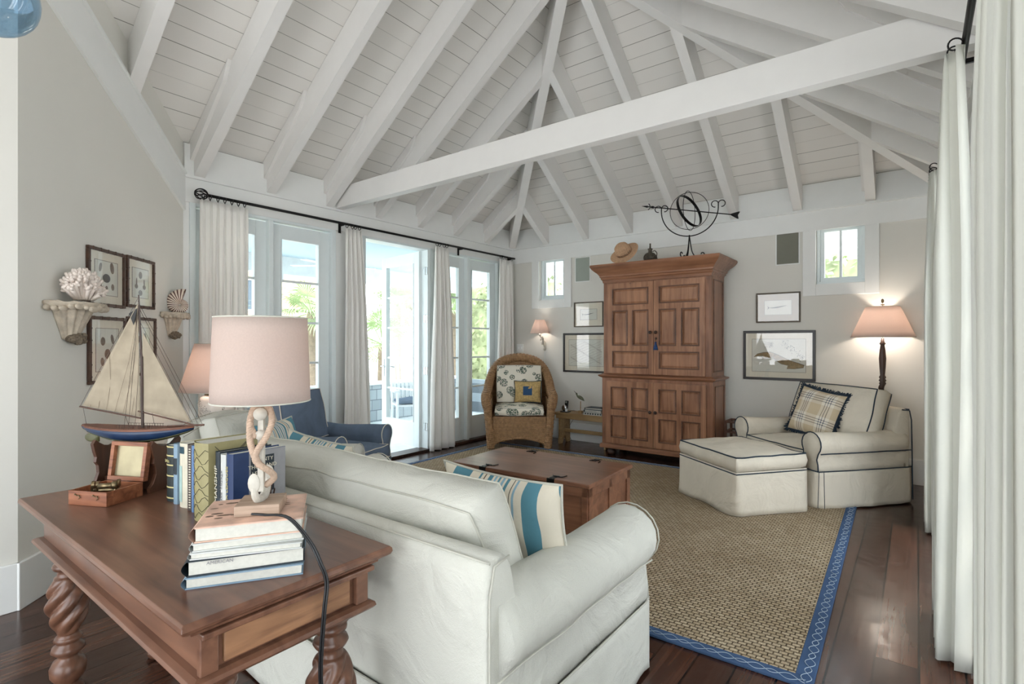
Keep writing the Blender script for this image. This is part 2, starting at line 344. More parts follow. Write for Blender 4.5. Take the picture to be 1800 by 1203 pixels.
def frame_poly(mb, x0, x1, z0, z1, wv, y0, y1):
    """rectangular picture-frame of four bars in the xz plane"""
    mb.box(x0, x1, y0, y1, z0, z0+wv); mb.box(x0, x1, y0, y1, z1-wv, z1)
    mb.box(x0, x0+wv, y0, y1, z0+wv, z1-wv); mb.box(x1-wv, x1, y0, y1, z0+wv, z1-wv); return mb
def textobj(txt, size, mat, parent, loc, rot, name='lettering', ext=.0004, align='CENTER', sx=1):
    cu = bpy.data.curves.new(name, 'FONT'); cu.body = txt; cu.size = size; cu.extrude = ext; cu.align_x = align; cu.align_y = 'CENTER'; cu.resolution_u = 3
    tmp = bpy.data.objects.new(name, cu); C.objects.link(tmp); bpy.context.view_layer.update()
    me = bpy.data.meshes.new_from_object(tmp.evaluated_get(bpy.context.evaluated_depsgraph_get())); bpy.data.objects.remove(tmp)
    me.materials.clear(); me.materials.append(M[mat]); o = bpy.data.objects.new(name, me); C.objects.link(o); o.parent = parent; o.location = loc; o.rotation_euler = rot; o.scale = (sx, 1, 1); return o
def cushion(w, d, h, n=14, puff=.28, crown=.03, wr=.004, seed=0, shear=0):
    """box cushion centred at the origin, crowned top and bottom, soft vertical border"""
    mb = MB(); N = n
    def pt(u, v, sgn):
        ex = (1-abs(u)**4)*(1-abs(v)**4); x = w/2*u*(1-.02*(v*v)); y = d/2*v*(1-.02*(u*u))
        z = sgn*(h/2*(1-puff)+h/2*puff*ex+crown*(1-u*u)*(1-v*v)*(1 if sgn > 0 else .3))
        q = noise.noise(Vector((x*6+seed, y*6, sgn*3)))*wr*3; return (x, y, z+q)
    top = [[pt(2*i/N-1, 2*j/N-1, 1) for i in range(N+1)] for j in range(N+1)]; bot = [[pt(2*i/N-1, 2*j/N-1, -1) for i in range(N+1)] for j in range(N+1)]
    vs = [p for r in top for p in r]+[p for r in bot for p in r]; W = N+1; K = W*W; fs = []
    for j in range(N):
        for i in range(N):
            a = j*W+i; fs.append((a, a+1, a+W+1, a+W)); fs.append((K+a, K+a+W, K+a+W+1, K+a+1))
    ring = [(0, i) for i in range(N)]+[(j, N) for j in range(N)]+[(N, N-i) for i in range(N)]+[(N-j, 0) for j in range(N)]
    L = len(ring); base = len(vs)
    for (j, i) in ring:
        a, b = Vector(top[j][i]), Vector(bot[j][i]); m = (a+b)/2; o = Vector((m.x, m.y, 0)); o = Vector((o.x/(w/2), o.y/(d/2), 0))
        o = Vector((o.x if abs(o.x) > .9 else 0, o.y if abs(o.y) > .9 else 0, 0)); vs.append(m+o*h*.07)
    for k in range(L):
        (j, i), (j2, i2) = ring[k], ring[(k+1) % L]; a, b = j*W+i, j2*W+i2
        fs.append((a, base+k, base+(k+1) % L, b)); fs.append((base+k, K+a, K+b, base+(k+1) % L))
    mb.add(vs, fs); mb.top = [top[j][i] for (j, i) in ring]; mb.bot = [bot[j][i] for (j, i) in ring]; return mb
def pillow(w, h, t, n=18, seed=0, ears=.06):
    """throw pillow in the xz plane, thickness along y"""
    mb = MB(); top = []; bot = []; N = n
    for j in range(N+1):
        for i in range(N+1):
            u, v = 2*i/N-1, 2*j/N-1; e = max(0, (1-u**4)*(1-v**4))**.55
            x = w/2*u*(1-ears+ears*v*v*1.3); z = h/2*v*(1-ears+ears*u*u*1.3); q = noise.noise(Vector((u*2.5+seed, v*2.5, seed)))*.012*e
            top.append((x, -(t/2*e)-.003+q, z)); bot.append((x, t/2*e+.003+q, z))
    W = N+1; K = W*W; fs = []
    for j in range(N):
        for i in range(N):
            a = j*W+i; fs.append((a, a+1, a+W+1, a+W)); fs.append((K+a, K+a+W, K+a+W+1, K+a+1))
    ring = [i for i in range(N)]+[j*W+N for j in range(N)]+[N*W+N-i for i in range(N)]+[(N-j)*W for j in range(N)]
    for k in range(len(ring)): a, b = ring[k], ring[(k+1) % len(ring)]; fs.append((a, K+a, K+b, b))
    mb.add(top+bot, fs); mb.edge = [((Vector(top[k])+Vector(bot[k]))/2) for k in ring]; return mb

# ------------------------------------------------------------------ room shell
W = 5.14; RX = W/2; SL = .70; Z0 = 3.03; YN = -9.0; CY0 = -4.51; SC = 1.738; EX = SC*.7071; EY = CY0-SC*.7071
PH = math.atan(SL); zr = lambda x: Z0+SL*x
o = MB().box(-.2, W+.2, YN, .2, -.08, 0).build('floor', 'floor'); struct(o)
# roof planes: local x along the eave, local y up the slope
def roof(name, origin, ux, uy, poly):
    ux = Vector(ux); uy = Vector(uy).normalized(); n = ux.cross(uy); 
    if n.z < 0: n = -n; ux = -ux; poly = [(-a, b) for a, b in poly]
    mb = MB().prism(poly, .0, .06); ob = mb.build(name, 'planks')
    m = Matrix((ux, uy, n)).transposed().to_4x4(); m.translation = Vector(origin); ob.matrix_world = m; struct(ob)
L = math.hypot(RX, SL*RX)
roof('ceiling', (0, 0, Z0), (0, -1, 0), (1, 0, SL), [(0, 0), (RX, L), (-YN, L), (-YN, 0)])
roof('ceiling', (W, 0, Z0), (0, -1, 0), (-1, 0, SL), [(0, 0), (RX, L), (-YN, L), (-YN, 0)])
roof('ceiling', (0, 0, Z0), (1, 0, 0), (0, -1, SL), [(0, 0), (RX, L), (W, 0)])
RD, RW = .29, .085
def rafter(p0, d, length, sister=0, deep=RD, wd=RW, z0=Z0, drop=0):
    """p0 foot on the wall, d horizontal unit direction, length horizontal; side board on side `sister`"""
    ang = math.atan2(d[1], d[0]); X = T((p0[0], p0[1], 0), (0, 0, ang)) @ T((0, 0, 0), (PI/2, 0, 0)); s = SL*drop if drop else SL
    mb = MB(); mb.prism([(0, z0-deep), (length, z0-deep+s*length), (length, z0+s*length-.004), (0, z0-.004)], -wd/2, wd/2, X)
    if sister:
        a, b = (wd/2, wd/2+.03) if sister > 0 else (-wd/2-.03, -wd/2)
        mb.prism([(0, z0-.17), (.62, z0-.17+s*.62+.08), (.70, z0+s*.70-.004), (0, z0-.004)], a, b, X)
    ob = mb.build('ceiling_rafter', 'rafter'); struct(ob); return ob
SPY = .628; 
for k in range(1, 14):
    y = -SPY*k; x0 = 0
    if y < CY0: x0 = CY0-y if y > EY else EX
    x0 = max(0, x0); le = min(RX, -y)-x0
    ob = rafter((x0, y), (1, 0), le, sister=1 if y > CY0 else 0, z0=zr(x0)); 
    ob2 = rafter((W, y), (-1, 0), min(RX, -y), sister=-1)
for k in range(1, 8):
    x = .6425*k; rafter((x, 0), (0, -1), min(x, W-x), sister=-1 if False else 1)
hp = RX*math.sqrt(2)
for (x, d) in ((0, (.7071, -.7071)), (W, (-.7071, -.7071))):
    rafter((x, 0), d, hp, drop=1/math.sqrt(2), deep=.31, wd=.10)
o = MB().box(RX-.04, RX+.04, YN, -RX, zr(RX)-.36, zr(RX)-.01).build('trim_1', 'rafter'); struct(o)   # ridge board
tb = MB().box(0.0, W, -3.07, -2.98, 2.76, 2.97).build('tie_beam', 'rafter', bevel=.004); struct(tb)
# walls
def panel(name, mb, mat='wall'): o = mb.build(name, mat); struct(o); return o
# french-door wall x<=0: openings
U1, U2, U3 = (-4.42, -3.10), (-2.68, -1.74), (-1.64, -.35); DH = 2.52
mb = MB()
prev = CY0-.1
for (a, b) in (U1, U2, U3): mb.box(-.15, 0, prev, a, 0, DH); prev = b
mb.box(-.15, 0, prev, .15, 0, DH); mb.box(-.15, 0, CY0-.1, .15, DH, Z0+.04)
panel('wall_left', mb, 'trim')
# canted wall
mb = MB().prism([(0, 0), (SC, 0), (SC, zr(EX)), (0, Z0)], 0, .12, T((0, 0, 0), (PI/2, 0, 0)))
o = panel('wall_canted', mb); o.location = (0, CY0, 0); o.rotation_euler = (0, 0, -PI/4)
mb = MB().box(EX-.12, EX, YN, EY, 0, zr(EX)); panel('wall_front', mb)
# back wall with two window openings
WN = ((.50, .93), (4.02, 4.45)); WZ = (1.965, 2.585)
mb = MB().box(-.15, WN[0][0], 0, .16, 0, Z0+.04).box(WN[0][1], WN[1][0], 0, .16, 0, Z0+.04).box(WN[1][1], W+.15, 0, .16, 0, Z0+.04)
for a, b in WN: mb.box(a, b, 0, .16, 0, WZ[0]); mb.box(a, b, 0, .16, WZ[1], Z0+.04)
panel('wall_back', mb)
# right wall with three glazed openings
OR = ((-7.3, -5.75), (-4.62, -3.6), (-2.95, -1.75)); mb = MB(); prev = YN
for a, b in OR: mb.box(W, W+.15, prev, a, 0, 2.45); prev = b
mb.box(W, W+.15, prev, .15, 0, 2.45); mb.box(W, W+.15, YN, .15, 2.45, Z0+.04); panel('wall_right', mb)
panel('wall_rear_added', MB().prism([(EX-.12, 2.95), (W+.15, 2.95), (W+.15, Z0), (RX, zr(RX)), (EX-.12, zr(EX))], 0, .12, T((0, YN, 0), (PI/2, 0, 0))).box(EX, EX+.2, YN-.12, YN, 0, 2.95).box(W-.2, W, YN-.12, YN, 0, 2.95))  # unseen wall behind the camera, added; its wide opening balances daylight indoors against outside
# frieze boards, ledges
mb = MB().box(0, W, -.018, 0, 2.53, 2.735).box(0, W, -.045, 0, 2.735, 2.755)
mb.box(0, .018, CY0, 0, 2.535, 2.735).box(0, .045, CY0, 0, 2.735, 2.755)
mb.box(W-.018, W, YN, 0, 2.53, 2.735).box(W-.045, W, YN, 0, 2.735, 2.755).box(0, .03, CY0, -.04, 2.755, Z0-.01).box(.03, W, -.012, 0, 2.755, Z0-.01)
struct(mb.build('trim_2', 'trim'))
k = SL*.7071
mb = MB().prism([(0, 2.46), (SC, 2.46+k*SC), (SC, 2.75+k*SC), (0, 2.75)], -.02, 0, T((0, 0, 0), (PI/2, 0, 0))).prism([(0, 2.75), (SC, 2.75+k*SC), (SC, 2.77+k*SC), (0, 2.77)], -.035, 0, T((0, 0, 0), (PI/2, 0, 0)))
o = struct(mb.build('trim_3', 'trim')) if False else mb.build('trim_3', 'trim'); struct(o); o.location = (0, CY0, 0); o.rotation_euler = (0, 0, -PI/4)
# baseboards
BH = .24
def base(name, x0, x1, y0, y1): struct(MB().box(x0, x1, y0, y1, 0, BH).build(name, 'trim', bevel=.004))
base('baseboard_back', 0, W, -.02, 0); base('baseboard_right', W-.02, W, -1.75, -.02); base('baseboard_right', W-.02, W, -3.60, -2.95); base('baseboard_right', W-.02, W, -5.75, -4.62)
base('baseboard_front', EX, EX+.022, YN, EY+.01)
o = MB().box(0, SC+.02, 0, .022, 0, BH).build('baseboard_canted', 'trim', bevel=.004); struct(o); o.location = (0, CY0, 0); o.rotation_euler = (0, 0, -PI/4)
# french doors -------------------------------------------------
def leaf(name, width, height=2.47, handle=0):
    """door leaf: local x 0..width, thickness y -.0225..+.0225, z 0..height"""
    t = thing(name, None, None); t['kind'] = 'structure'; st = .115; zb = .31; zt = height-.14; mb = MB()
    mb.box(0, st, -.0225, .0225, 0, height).box(width-st, width, -.0225, .0225, 0, height).box(st, width-st, -.0225, .0225, 0, zb).box(st, width-st, -.0225, .0225, zt, height)
    mb.box(st, st+.012, -.03, .03, zb, zt).box(width-st-.012, width-st, -.03, .03, zb, zt)
    mb.build('door_frame', 'doorw', t, bevel=.003)
    mu = MB(); n = 5
    for i in range(1, n): z = zb+(zt-zb)*i/n; mu.box(st, width-st, -.014, .014, z-.011, z+.011)
    mu.build('muntins', 'doorw', t); MB().box(st, width-st, -.003, .003, zb, zt).build('pane', 'glass', t)
    if handle:
        hm = MB().box(-.014, .014, -.034, .034, .86, 1.10, T((handle, 0, 0))).tube([(handle, -.03, 1.0), (handle, -.07, 1.0), (handle+(.1 if handle < width/2 else -.1), -.075, .99)], .009).tube([(handle, .03, 1.0), (handle, .07, 1.0), (handle+(.1 if handle < width/2 else -.1), .075, .99)], .009)
        hm.build('door_handle', 'chrome', t, bevel=.003)
    return t
def place_leaf(n, width, x, y, rz, handle=0, label=None):
    t = leaf('door_%d' % n, width, handle=handle); t.location = (x, y, .03); t.rotation_euler = (0, 0, rz)
    if label: t['label'] = label
lw1 = (U1[1]-U1[0]-.02)/2; lw3 = (U3[1]-U3[0]-.02)/2
place_leaf(1, lw1, -.06, U1[0]+.003, PI/2); place_leaf(2, lw1, -.06, U1[0]+lw1+.017, PI/2)
place_leaf(3, .885, -.10, U2[1]-.02, math.radians(172), handle=.83, label='white glazed door leaf standing open onto the porch')
place_leaf(4, lw3, -.06, U3[0]+.003, PI/2); place_leaf(5, lw3, -.06, U3[0]+lw3+.017, PI/2)
# mullion posts, head, thresholds and casings
mb = MB()
for (a, b) in (U1, U2, U3): mb.box(-.155, .014, a-.045, a+.004, 0, DH+.04).box(-.155, .014, b-.004, b+.045, 0, DH+.04).box(-.155, .014, a+.004, b-.004, DH-.01, DH+.04)
for (a, b) in (U1, U3): c = (a+b)/2; mb.box(-.05, .016, c-.022, c+.022, .03, DH-.01)
struct(mb.build('trim_4', 'doorw', bevel=.003))
mb = MB()
for (a, b) in (U1, U2, U3): mb.box(-.15, .05, a, b, 0, .03)
struct(mb.build('trim_5', 'darkwood', bevel=.004))
hm = MB()
for z in (.3, 1.0, 1.65, 2.25): hm.tube([(-.02, U2[1]-.008, z-.05), (-.02, U2[1]-.008, z+.05)], .008).box(-.05, .015, U2[1]-.012, U2[1]-.002, z-.045, z+.045)
struct(hm.build('trim_6', 'chrome'))
# back windows -------------------------------------------------
cas = MB()
for i, (a, b) in enumerate(WN):
    t = thing('window_%d' % (i+1), None, None, ((a+b)/2, .10, WZ[0])); t['kind'] = 'structure'; hw = (b-a)/2-.001; H = WZ[1]-WZ[0]
    frame_poly(MB(), -hw, hw, 0, H, .03, -.05, .05).build('window_frame', 'doorw', t, bevel=.003)
    m2 = frame_poly(MB(), -hw+.03, hw-.03, .03, H-.03, .04, -.02, .02); m2.box(-.012, .012, -.018, .018, .07, H-.07); m2.build('sash', 'doorw', t, bevel=.003)
    MB().box(-hw+.07, hw-.07, -.003, .003, .07, H-.07).build('pane', 'glass', t)
    cas.box(a-.12, a, -.016, 0, WZ[0]-.12, 2.53).box(b, b+.12, -.016, 0, WZ[0]-.12, 2.53).box(a, b, -.016, 0, WZ[0]-.12, WZ[0])
struct(cas.build('trim_7', 'trim', bevel=.003))
for i, (a, b) in enumerate(OR):
    t = thing('window_%d' % (i+3), None, None, (W+.06, (a+b)/2, 0), PI/2); t['kind'] = 'structure'; hw = (b-a)/2-.001
    m = frame_poly(MB(), -hw, hw, .001, 2.449, .09, -.04, .04); m.box(-.06, .06, -.03, .03, .09, 2.36)
    for j in range(1, 5): z = .09+2.27*j/5; m.box(-hw+.09, hw-.09, -.015, .015, z-.012, z+.012)
    m.build('window_frame', 'doorw', t); MB().box(-hw+.09, hw-.09, -.003, .003, .09, 2.36).build('pane', 'glass', t)

# ------------------------------------------------------------------ porch and garden
def exo(name, label, cat, mb, mat, group=None, **kw): return tag(mb.build(name, mat, **kw), label, cat, group)
o = MB().box(-2.75, -.15, -9, 1.6, -.10, -.02).build('floor', 'stripw'); struct(o); o.name = 'floor'
o = MB().box(-2.9, -.15, -9, 1.6, 2.62, 2.7).build('ceiling', 'porchceil'); struct(o)
hw = MB().box(-2.68, -2.56, -9, 1.6, -.1, .62).build('wall_porch', 'shingle'); struct(hw)
struct(MB().box(-2.73, -2.50, -9, 1.6, .62, .67).build('trim_8', 'stripw', bevel=.006))
struct(MB().box(-2.70, -2.54, -9, 1.6, 2.36, 2.62).build('trim_9', 'stripw'))
struct(MB().box(-2.68, -.15, 1.5, 1.6, -.1, .62).build('wall_porch_end', 'shingle'))
for i, y in enumerate((-8.2, -5.2, -2.3, .62)):
    exo('porch_post', 'square white porch post %s' % ('far along the shingled porch wall', 'beyond the leftmost door pair', 'near the open door', 'seen through the right-hand door pair')[i], 'post', MB().box(-.07, .07, -.07, .07, 0, 1.69).box(-.09, .09, -.09, .09, 0, .12).box(-.09, .09, -.09, .09, 1.6, 1.69), 'stripw', group='porch posts', loc=(-2.62, y, .67))
exo('hook_lamp', 'small dark metal shelf light on the porch shingles', 'lamp', MB().lathe([(.07, 0), (.055, .03), (.01, .055)], 14), 'iron', loc=(-2.5, .62-.22, .30))
t = thing('ceiling_fan', 'white ceiling fan under the pale blue porch ceiling', 'fan', (-1.45, -2.1, 2.62))
MB().lathe([(.01, 0), (.04, -.01), (.012, -.03), (.012, -.16), (.07, -.17), (.08, -.24), (.03, -.27), (0, -.28)][::-1], 16).build('motor', 'stripw', t, smooth=True)
for k in range(5): MB().box(.08, .58, -.055, .055, -.222, -.214).build('blade', 'stripw', t, rot=(0, 0, 2*PI*k/5), bevel=.003)
struct(MB().box(-60, -2.9, -40, 60, -.75, -.7).build('ground', 'sand'))
# rocking chair
def rocker():
    t = thing('rocking_chair', 'white slatted rocking chair with blue seat pad on the porch', 'chair', (-1.55, -.62, -.02), math.radians(62))
    for s in (-1, 1):
        MB().tube([(s*.27, -.45+.09*i, .03+.045*((i-5)/5)**2) for i in range(12)], .02, 8).build('runner', 'stripw', t)
        MB().tube([(s*.27, -.24, .05), (s*.27, -.24, .62)], .022, 8).build('leg', 'stripw', t)
        MB().tube([(s*.27, .18, .05), (s*.25, .22, .42), (s*.24, .40, 1.12)], .022, 8).build('leg', 'stripw', t)
        MB().box(s*.29-.045, s*.29+.045, -.30, .24, .61, .635).build('armrest', 'stripw', t, bevel=.006)
    MB().box(-.26, .26, -.26, .22, .38, .41).build('seat', 'stripw', t)
    m = MB()
    for k in range(7): x = -.20+.0667*k; m.box(x-.02, x+.02, -.01, .01, 0, .66, T((0, .22, .42), (math.radians(-14), 0, 0)))
    m.box(-.26, .26, -.015, .015, .62, .70, T((0, .22, .42), (math.radians(-14), 0, 0))).build('backrest', 'stripw', t)
    cushion(.46, .44, .06).build('seat_pad', 'blue', t, smooth=True, loc=(0, -.02, .445))
    return t
rocker()
def palm(x, y, h, r, label, n=26, trunk=.11, seed=1, z0=-.7):
    random.seed(seed); t = thing('palm_tree', label, 'palm', (x, y, z0), group='palms beyond the porch')
    MB().tube([(0, 0, h*i/8) for i in range(9)], lambda i: trunk*(1.15-.03*i+.08*(i % 2)), 10).build('trunk', 'bark', t)
    m = MB()
    for k in range(n):
        a = 2*PI*k*.618; el = random.uniform(-.5, 1.3); d = Vector((math.cos(a)*math.cos(el), math.sin(a)*math.cos(el), math.sin(el))); st = Vector((0, 0, h)); hub = st+d*r*.45; m.tube([st, hub], .012, 4)
        side = d.cross(Vector((0, 0, 1))).normalized(); up = side.cross(d)
        for j in range(22):
            b = (j-10.5)/10.5*1.9; dd = (d*math.cos(b)+side*math.sin(b)).normalized(); ln = r*random.uniform(.45, .65)*(1-.25*abs(b)/1.9); tip = hub+dd*ln+Vector((0, 0, -ln*.28)); mid = hub+dd*ln*.55
            q = (up+side*.2).cross(dd).normalized()*.014
            m.add([hub, mid-q, tip, mid+q], [(0, 1, 2, 3)])
    m.build('fronds', 'frond', t)
palm(-5.6, .15, 2.7, .95, 'green fan palm seen through the second glazed door leaf', seed=3)
palm(-5.7, -1.95, 2.45, .95, 'green fan palm seen beside the leftmost curtain', seed=4)
palm(-5.2, 1.75, 2.0, 1.1, 'low fan palm at the left edge of the open doorway', seed=5)
palm(-7.2, 3.9, 3.1, 1.1, 'palm beyond the open door leaf glass', seed=6)
palm(-5.2, 4.2, 2.9, .9, 'palm seen through the right-hand glazed pair', seed=8)
def tree(x, y, h, r, label, seed=1, n=1500):
    random.seed(seed); t = thing('shade_tree', label, 'tree', (x, y, -.7), group='leafy trees beyond the porch')
    m = MB().tube([(0, 0, 0), (.1, 0, h*.4), (0, .1, h*.75)], [.16, .12, .06], 8)
    for k in range(7): a = k*.9; m.tube([(.05, 0, h*(.35+.05*k)), (math.cos(a)*r*.7, math.sin(a)*r*.7, h*(.6+.05*k))], .04, 6)
    m.build('trunk', 'bark', t); m = MB()
    for k in range(n):
        u = Vector((random.gauss(0, 1), random.gauss(0, 1), random.gauss(0, 1))).normalized()*random.uniform(.35, 1); c = Vector((u.x*r, u.y*r, h*.8+u.z*r*.8)); s = random.uniform(.05, .1)
        a = Vector((random.uniform(-1, 1), random.uniform(-1, 1), random.uniform(-1, 1))).normalized(); b = a.orthogonal().normalized(); m.add([c-a*s, c+b*s*.6, c+a*s, c-b*s*.6], [(0, 1, 2, 3)])
    m.build('foliage', 'leafg', t)
tree(-8.6, 6.3, 4.2, 1.3, 'leafy tree framed by the open doorway', 2); tree(-7.0, 9.5, 4.0, 2.0, 'leafy tree behind the far right door glass', 3, 2000); tree(-6.5, 13.5, 4.6, 1.8, 'tall leafy tree far behind the palms', 4)
def house(x, y, wd, dp, h, mat, label, rz=0):
    t = thing('house', label, 'house', (x, y, -.7), rz)
    MB().box(-wd/2, wd/2, -dp/2, dp/2, 0, h).build('wall', mat, t); MB().prism([(-wd/2-.3, h), (wd/2+.3, h), (0, h+wd*.28)], -dp/2-.3, dp/2+.3, T((0, 0, 0), (PI/2, 0, 0))).build('roof', 'porchceil', t)
    for i in range(3):
        xx = -wd/2+wd*(i+.5)/3
        for z in (h*.18, h*.62):
            f = frame_poly(MB(), xx-.42, xx+.42, z, z+h*.24, .07, -dp/2-.04, -dp/2).build('window', 'stripw', t); MB().box(xx-.36, xx+.36, -dp/2-.01, -dp/2+.01, z+.06, z+h*.24-.06).build('pane', 'darkglass', f)
house(-18, 4.5, 8, 6, 5.2, 'beige', 'beige house beyond the palms', math.radians(75)); house(-14, 16, 8, 6, 4.6, 'siding', 'pale clapboard house beyond the right-hand doors', math.radians(50))
house(1.6, 6.5, 11, 5, 6.2, 'siding', 'white clapboard neighbour outside the small high windows', 0)
def hedge(x0, x1, y, h, label):
    random.seed(int(x0*10)); m = MB().box(x0+.1, x1-.1, y-.12, y+.12, -.7, h-.12)
    for k in range(1500):
        c = Vector((random.uniform(x0, x1), random.choice((-.2, .2))+y+random.uniform(-.06, .06), random.uniform(-.6, h))); s = random.uniform(.04, .08)
        a = Vector((random.uniform(-1, 1), random.uniform(-1, 1), random.uniform(-1, 1))).normalized(); b = a.orthogonal().normalized(); m.add([c-a*s, c+b*s*.6, c+a*s, c-b*s*.6], [(0, 1, 2, 3)])
    exo('hedge', label, 'hedge', m, 'leafg')
hedge(-3.6, -1.2, 3.1, 2.75, 'clipped green hedge outside the left small window'); hedge(2.0, 4.6, 2.4, 2.62, 'clipped green hedge outside the right small window')

# ------------------------------------------------------------------ upholstery
def box_cushion(name, w, d, h, mat, parent, loc, rot=(0, 0, 0), welt=None, wr=.006, seed=0, crown=.03, sub=1, n=14, rings=2):
    mb = cushion(w, d, h, n=26, seed=seed, crown=crown); o = mb.build(name, mat, parent, smooth=True, loc=loc, rot=rot)
    m2 = MB()
    for ring in (mb.top, mb.bot)[:rings]: m2.tube(ring, wr, 6, closed=True)
    m2.build('welt', welt or mat, o, smooth=True); return o
def wob(p, amp, f=4, seed=0): return noise.noise(Vector((p[0]*f+seed, p[1]*f, p[2]*f)))*amp
def slipchair(t, w, d, mat, welt, armh=.64, backh=.82, armw=.19, seath=.44, ncush=1, cushh=.46, back_rise=0, roll=.10, backt=.2, pleats=True, cush_w=None, cush_lean=math.radians(16), cush_t=.17, cush_z=.02, seat_out=.0, skirtz=.30, flare=.015, wr=.005):
    """local frame: front -y, centre at the floor centre"""
    x1, y0, y1 = w/2, -d/2, d/2; ins = .035; rr = roll
    # arms: rolled profile in xz, swept along y
    for s in (-1, 1):
        prof = []; cx, cz = x1-armw/2-.005, armh-rr
        ax0, ax1 = x1-armw, x1-ins
        prof.append((ax0+.02, .28)); prof.append((ax0+.01, cz-.06))
        for k in range(13): a = PI*1.08-PI*1.32*k/12; prof.append((cx+rr*math.cos(a)*1.04, cz+rr*math.sin(a)))
        prof.append((ax1-.012, cz-.12)); prof.append((ax1, skirtz+.06)); prof.append((ax1+.004, skirtz))
        n = len(prof); ny = 22; m = MB(); vs = []
        ys = [y0+.0]+[y0+.012]+[y0+.03+(y1-.05-(y0+.03))*j/ny for j in range(ny+1)]
        cxm = sum(p[0] for p in prof)/n; czm = sum(p[1] for p in prof)/n
        for j, y in enumerate(ys):
            k = .93 if j == 0 else (.98 if j == 1 else 1); tt = max(0, (y-y0)/(d)); 
            for (px, pz) in prof:
                x = cxm+(px-cxm)*k; z = czm+(pz-czm)*k; sag = -.018*math.sin(PI*tt) if pz > cz else 0
                q = wob((x*s, y, z), .010, 7, 3); vs.append((s*(x+q), y, z+sag+q*.5))
        N = len(ys); fs = [(j*n+i, j*n+i+1, (j+1)*n+i+1, (j+1)*n+i) for j in range(N-1) for i in range(n-1)]; fs += [(j*n+n-1, j*n, (j+1)*n, (j+1)*n+n-1) for j in range(N-1)]
        fs += [tuple(range(n)), tuple(range((N-1)*n, N*n))]
        m.add(vs, fs); ao = m.build('arm', mat, t, smooth=True)
        wl = MB(); wl.tube([(s*p[0], y0+.001, p[1]) for p in prof[0:]], wr, 6)
        wl.tube([(s*(cx+.77*rr+.005+wob(((cx+.75*rr)*s, y0+.02+(d-.05)*i/24, cz-.7*rr), .010, 7, 3)), y0+.02+(d-.03)*i/24, cz-.72*rr) for i in range(25)], wr, 6)
        wl.build('welt', welt, ao, smooth=True)
    # base box under the seat, seat cushion
    m = MB(); m.box(-x1+armw-.03, x1-armw+.03, y0+.03, y1-.1, .06, seath-.13); m.build('seat_base', mat, t, bevel=.02)
    sw = (w-2*armw+.03)/ncush; sd = d-backt-.03+seat_out
    for i in range(ncush):
        xx = -(w-2*armw+.03)/2+sw*(i+.5); box_cushion('seat_cushion', sw-.008, sd, .15, mat, t, (xx, y0+sd/2-seat_out-.005, seath-.06), welt=welt, seed=i*3, crown=.025, wr=wr)
    # back frame
    m = MB(); nx = 20; zt = lambda u: backh+back_rise*(1-(2*u-1)**2)
    def bf(u, v):  # profile loop v around thickness
        x = -x1+.04+(w-.08)*u; L = [(y1-backt+.04, .30), (y1-backt+.05, .6), (y1-backt+.085, zt(u)-.05), (y1-backt+.11, zt(u)-.01), (y1-.05, zt(u)), (y1-.012, zt(u)-.02), (y1, zt(u)-.06), (y1-.0, .5), (y1-.005, skirtz)]
        k = int(round(v*8)); y, z = L[k]; q = wob((x, y, z), .014, 5, 8); return (x, y+q*(.6 if k > 3 else 0), z+q*.4)
    m.grid(bf, nx, 8); vs = len(m.v)
    W1 = nx+1; m.f.append(tuple(j*W1 for j in range(9))); m.f.append(tuple(j*W1+nx for j in range(9))[::-1])
    bo = m.build('back', mat, t, smooth=False, bevel=.018, bseg=3)
    for p in bo.data.polygons: p.use_smooth = True
    wl = MB()
    for s in (-1, 1): wl.tube([(s*(x1-.035), y1-.09, zt(0)-.012), (s*(x1-.03), y1-.02, zt(0)-.02), (s*(x1-.03), y1-.0, zt(0)-.10), (s*(x1-.028), y1+.003, .5), (s*(x1-.026), y1+.004, skirtz), (s*(x1-.022), y1+.004, .03)], wr, 6)
    wl.tube([(-x1+.04+(w-.08)*i/20, y1-.012, zt(i/20)-.012) for i in range(21)], wr, 6); wl.build('welt', welt, bo, smooth=True)
    # back cushions
    cw = (cush_w or (w-2*armw+.05))/ncush
    for i in range(ncush):
        xx = -cw*ncush/2+cw*(i+.5)
        box_cushion('back_cushion', cw-.01, cushh, cush_t, mat, t, (xx, y1-backt-cush_t/2+.045, seath+cushh/2+cush_z), (PI/2-cush_lean, 0, 0), welt=welt, seed=9+i, crown=.035, wr=wr)
    # skirt: walls from skirtz to the floor, with a kick pleat at each corner
    m = MB(); P = [(-x1+ins, y0), (x1-ins, y0), (x1-ins, y1), (-x1+ins, y1)]; pts = []
    for k in range(4):
        a, b = Vector(P[k]), Vector(P[(k+1) % 4]); L = (b-a).length; nseg = max(10, int(L/.045)); dv = (b-a)/L; nv = Vector((dv.y, -dv.x))
        for i in range(nseg):
            s_ = i/nseg; pts.append((a+(b-a)*s_, nv, min(s_, 1-s_)*L))
    def sk(u, v):
        i = int(round(u*len(pts))) % len(pts); p, nv, dc = pts[i]; z = skirtz*(1-v)+.008
        pl = -.022*math.exp(-(dc/.03)**2)*v if pleats and dc < .02 else 0
        q = p+nv*(flare*v+.010+pl+wob((p.x*1.2, p.y*1.2, .3), .03, 4, 5)*v); return (q.x, q.y, z+(0 if v < .9 else abs(wob((p.x, p.y, 1), .012, 6))))
    m.grid(sk, len(pts), 8, cu=True); so_ = m.build('skirt', mat, t, smooth=True, solid=.006)
    wl = MB(); wl.tube([tuple(p+nv*.012)+(skirtz+.008+wob((p.x, p.y, 0), .008, 3),) for p, nv, dc in pts], wr, 6, closed=True)
    N_ = len(pts)
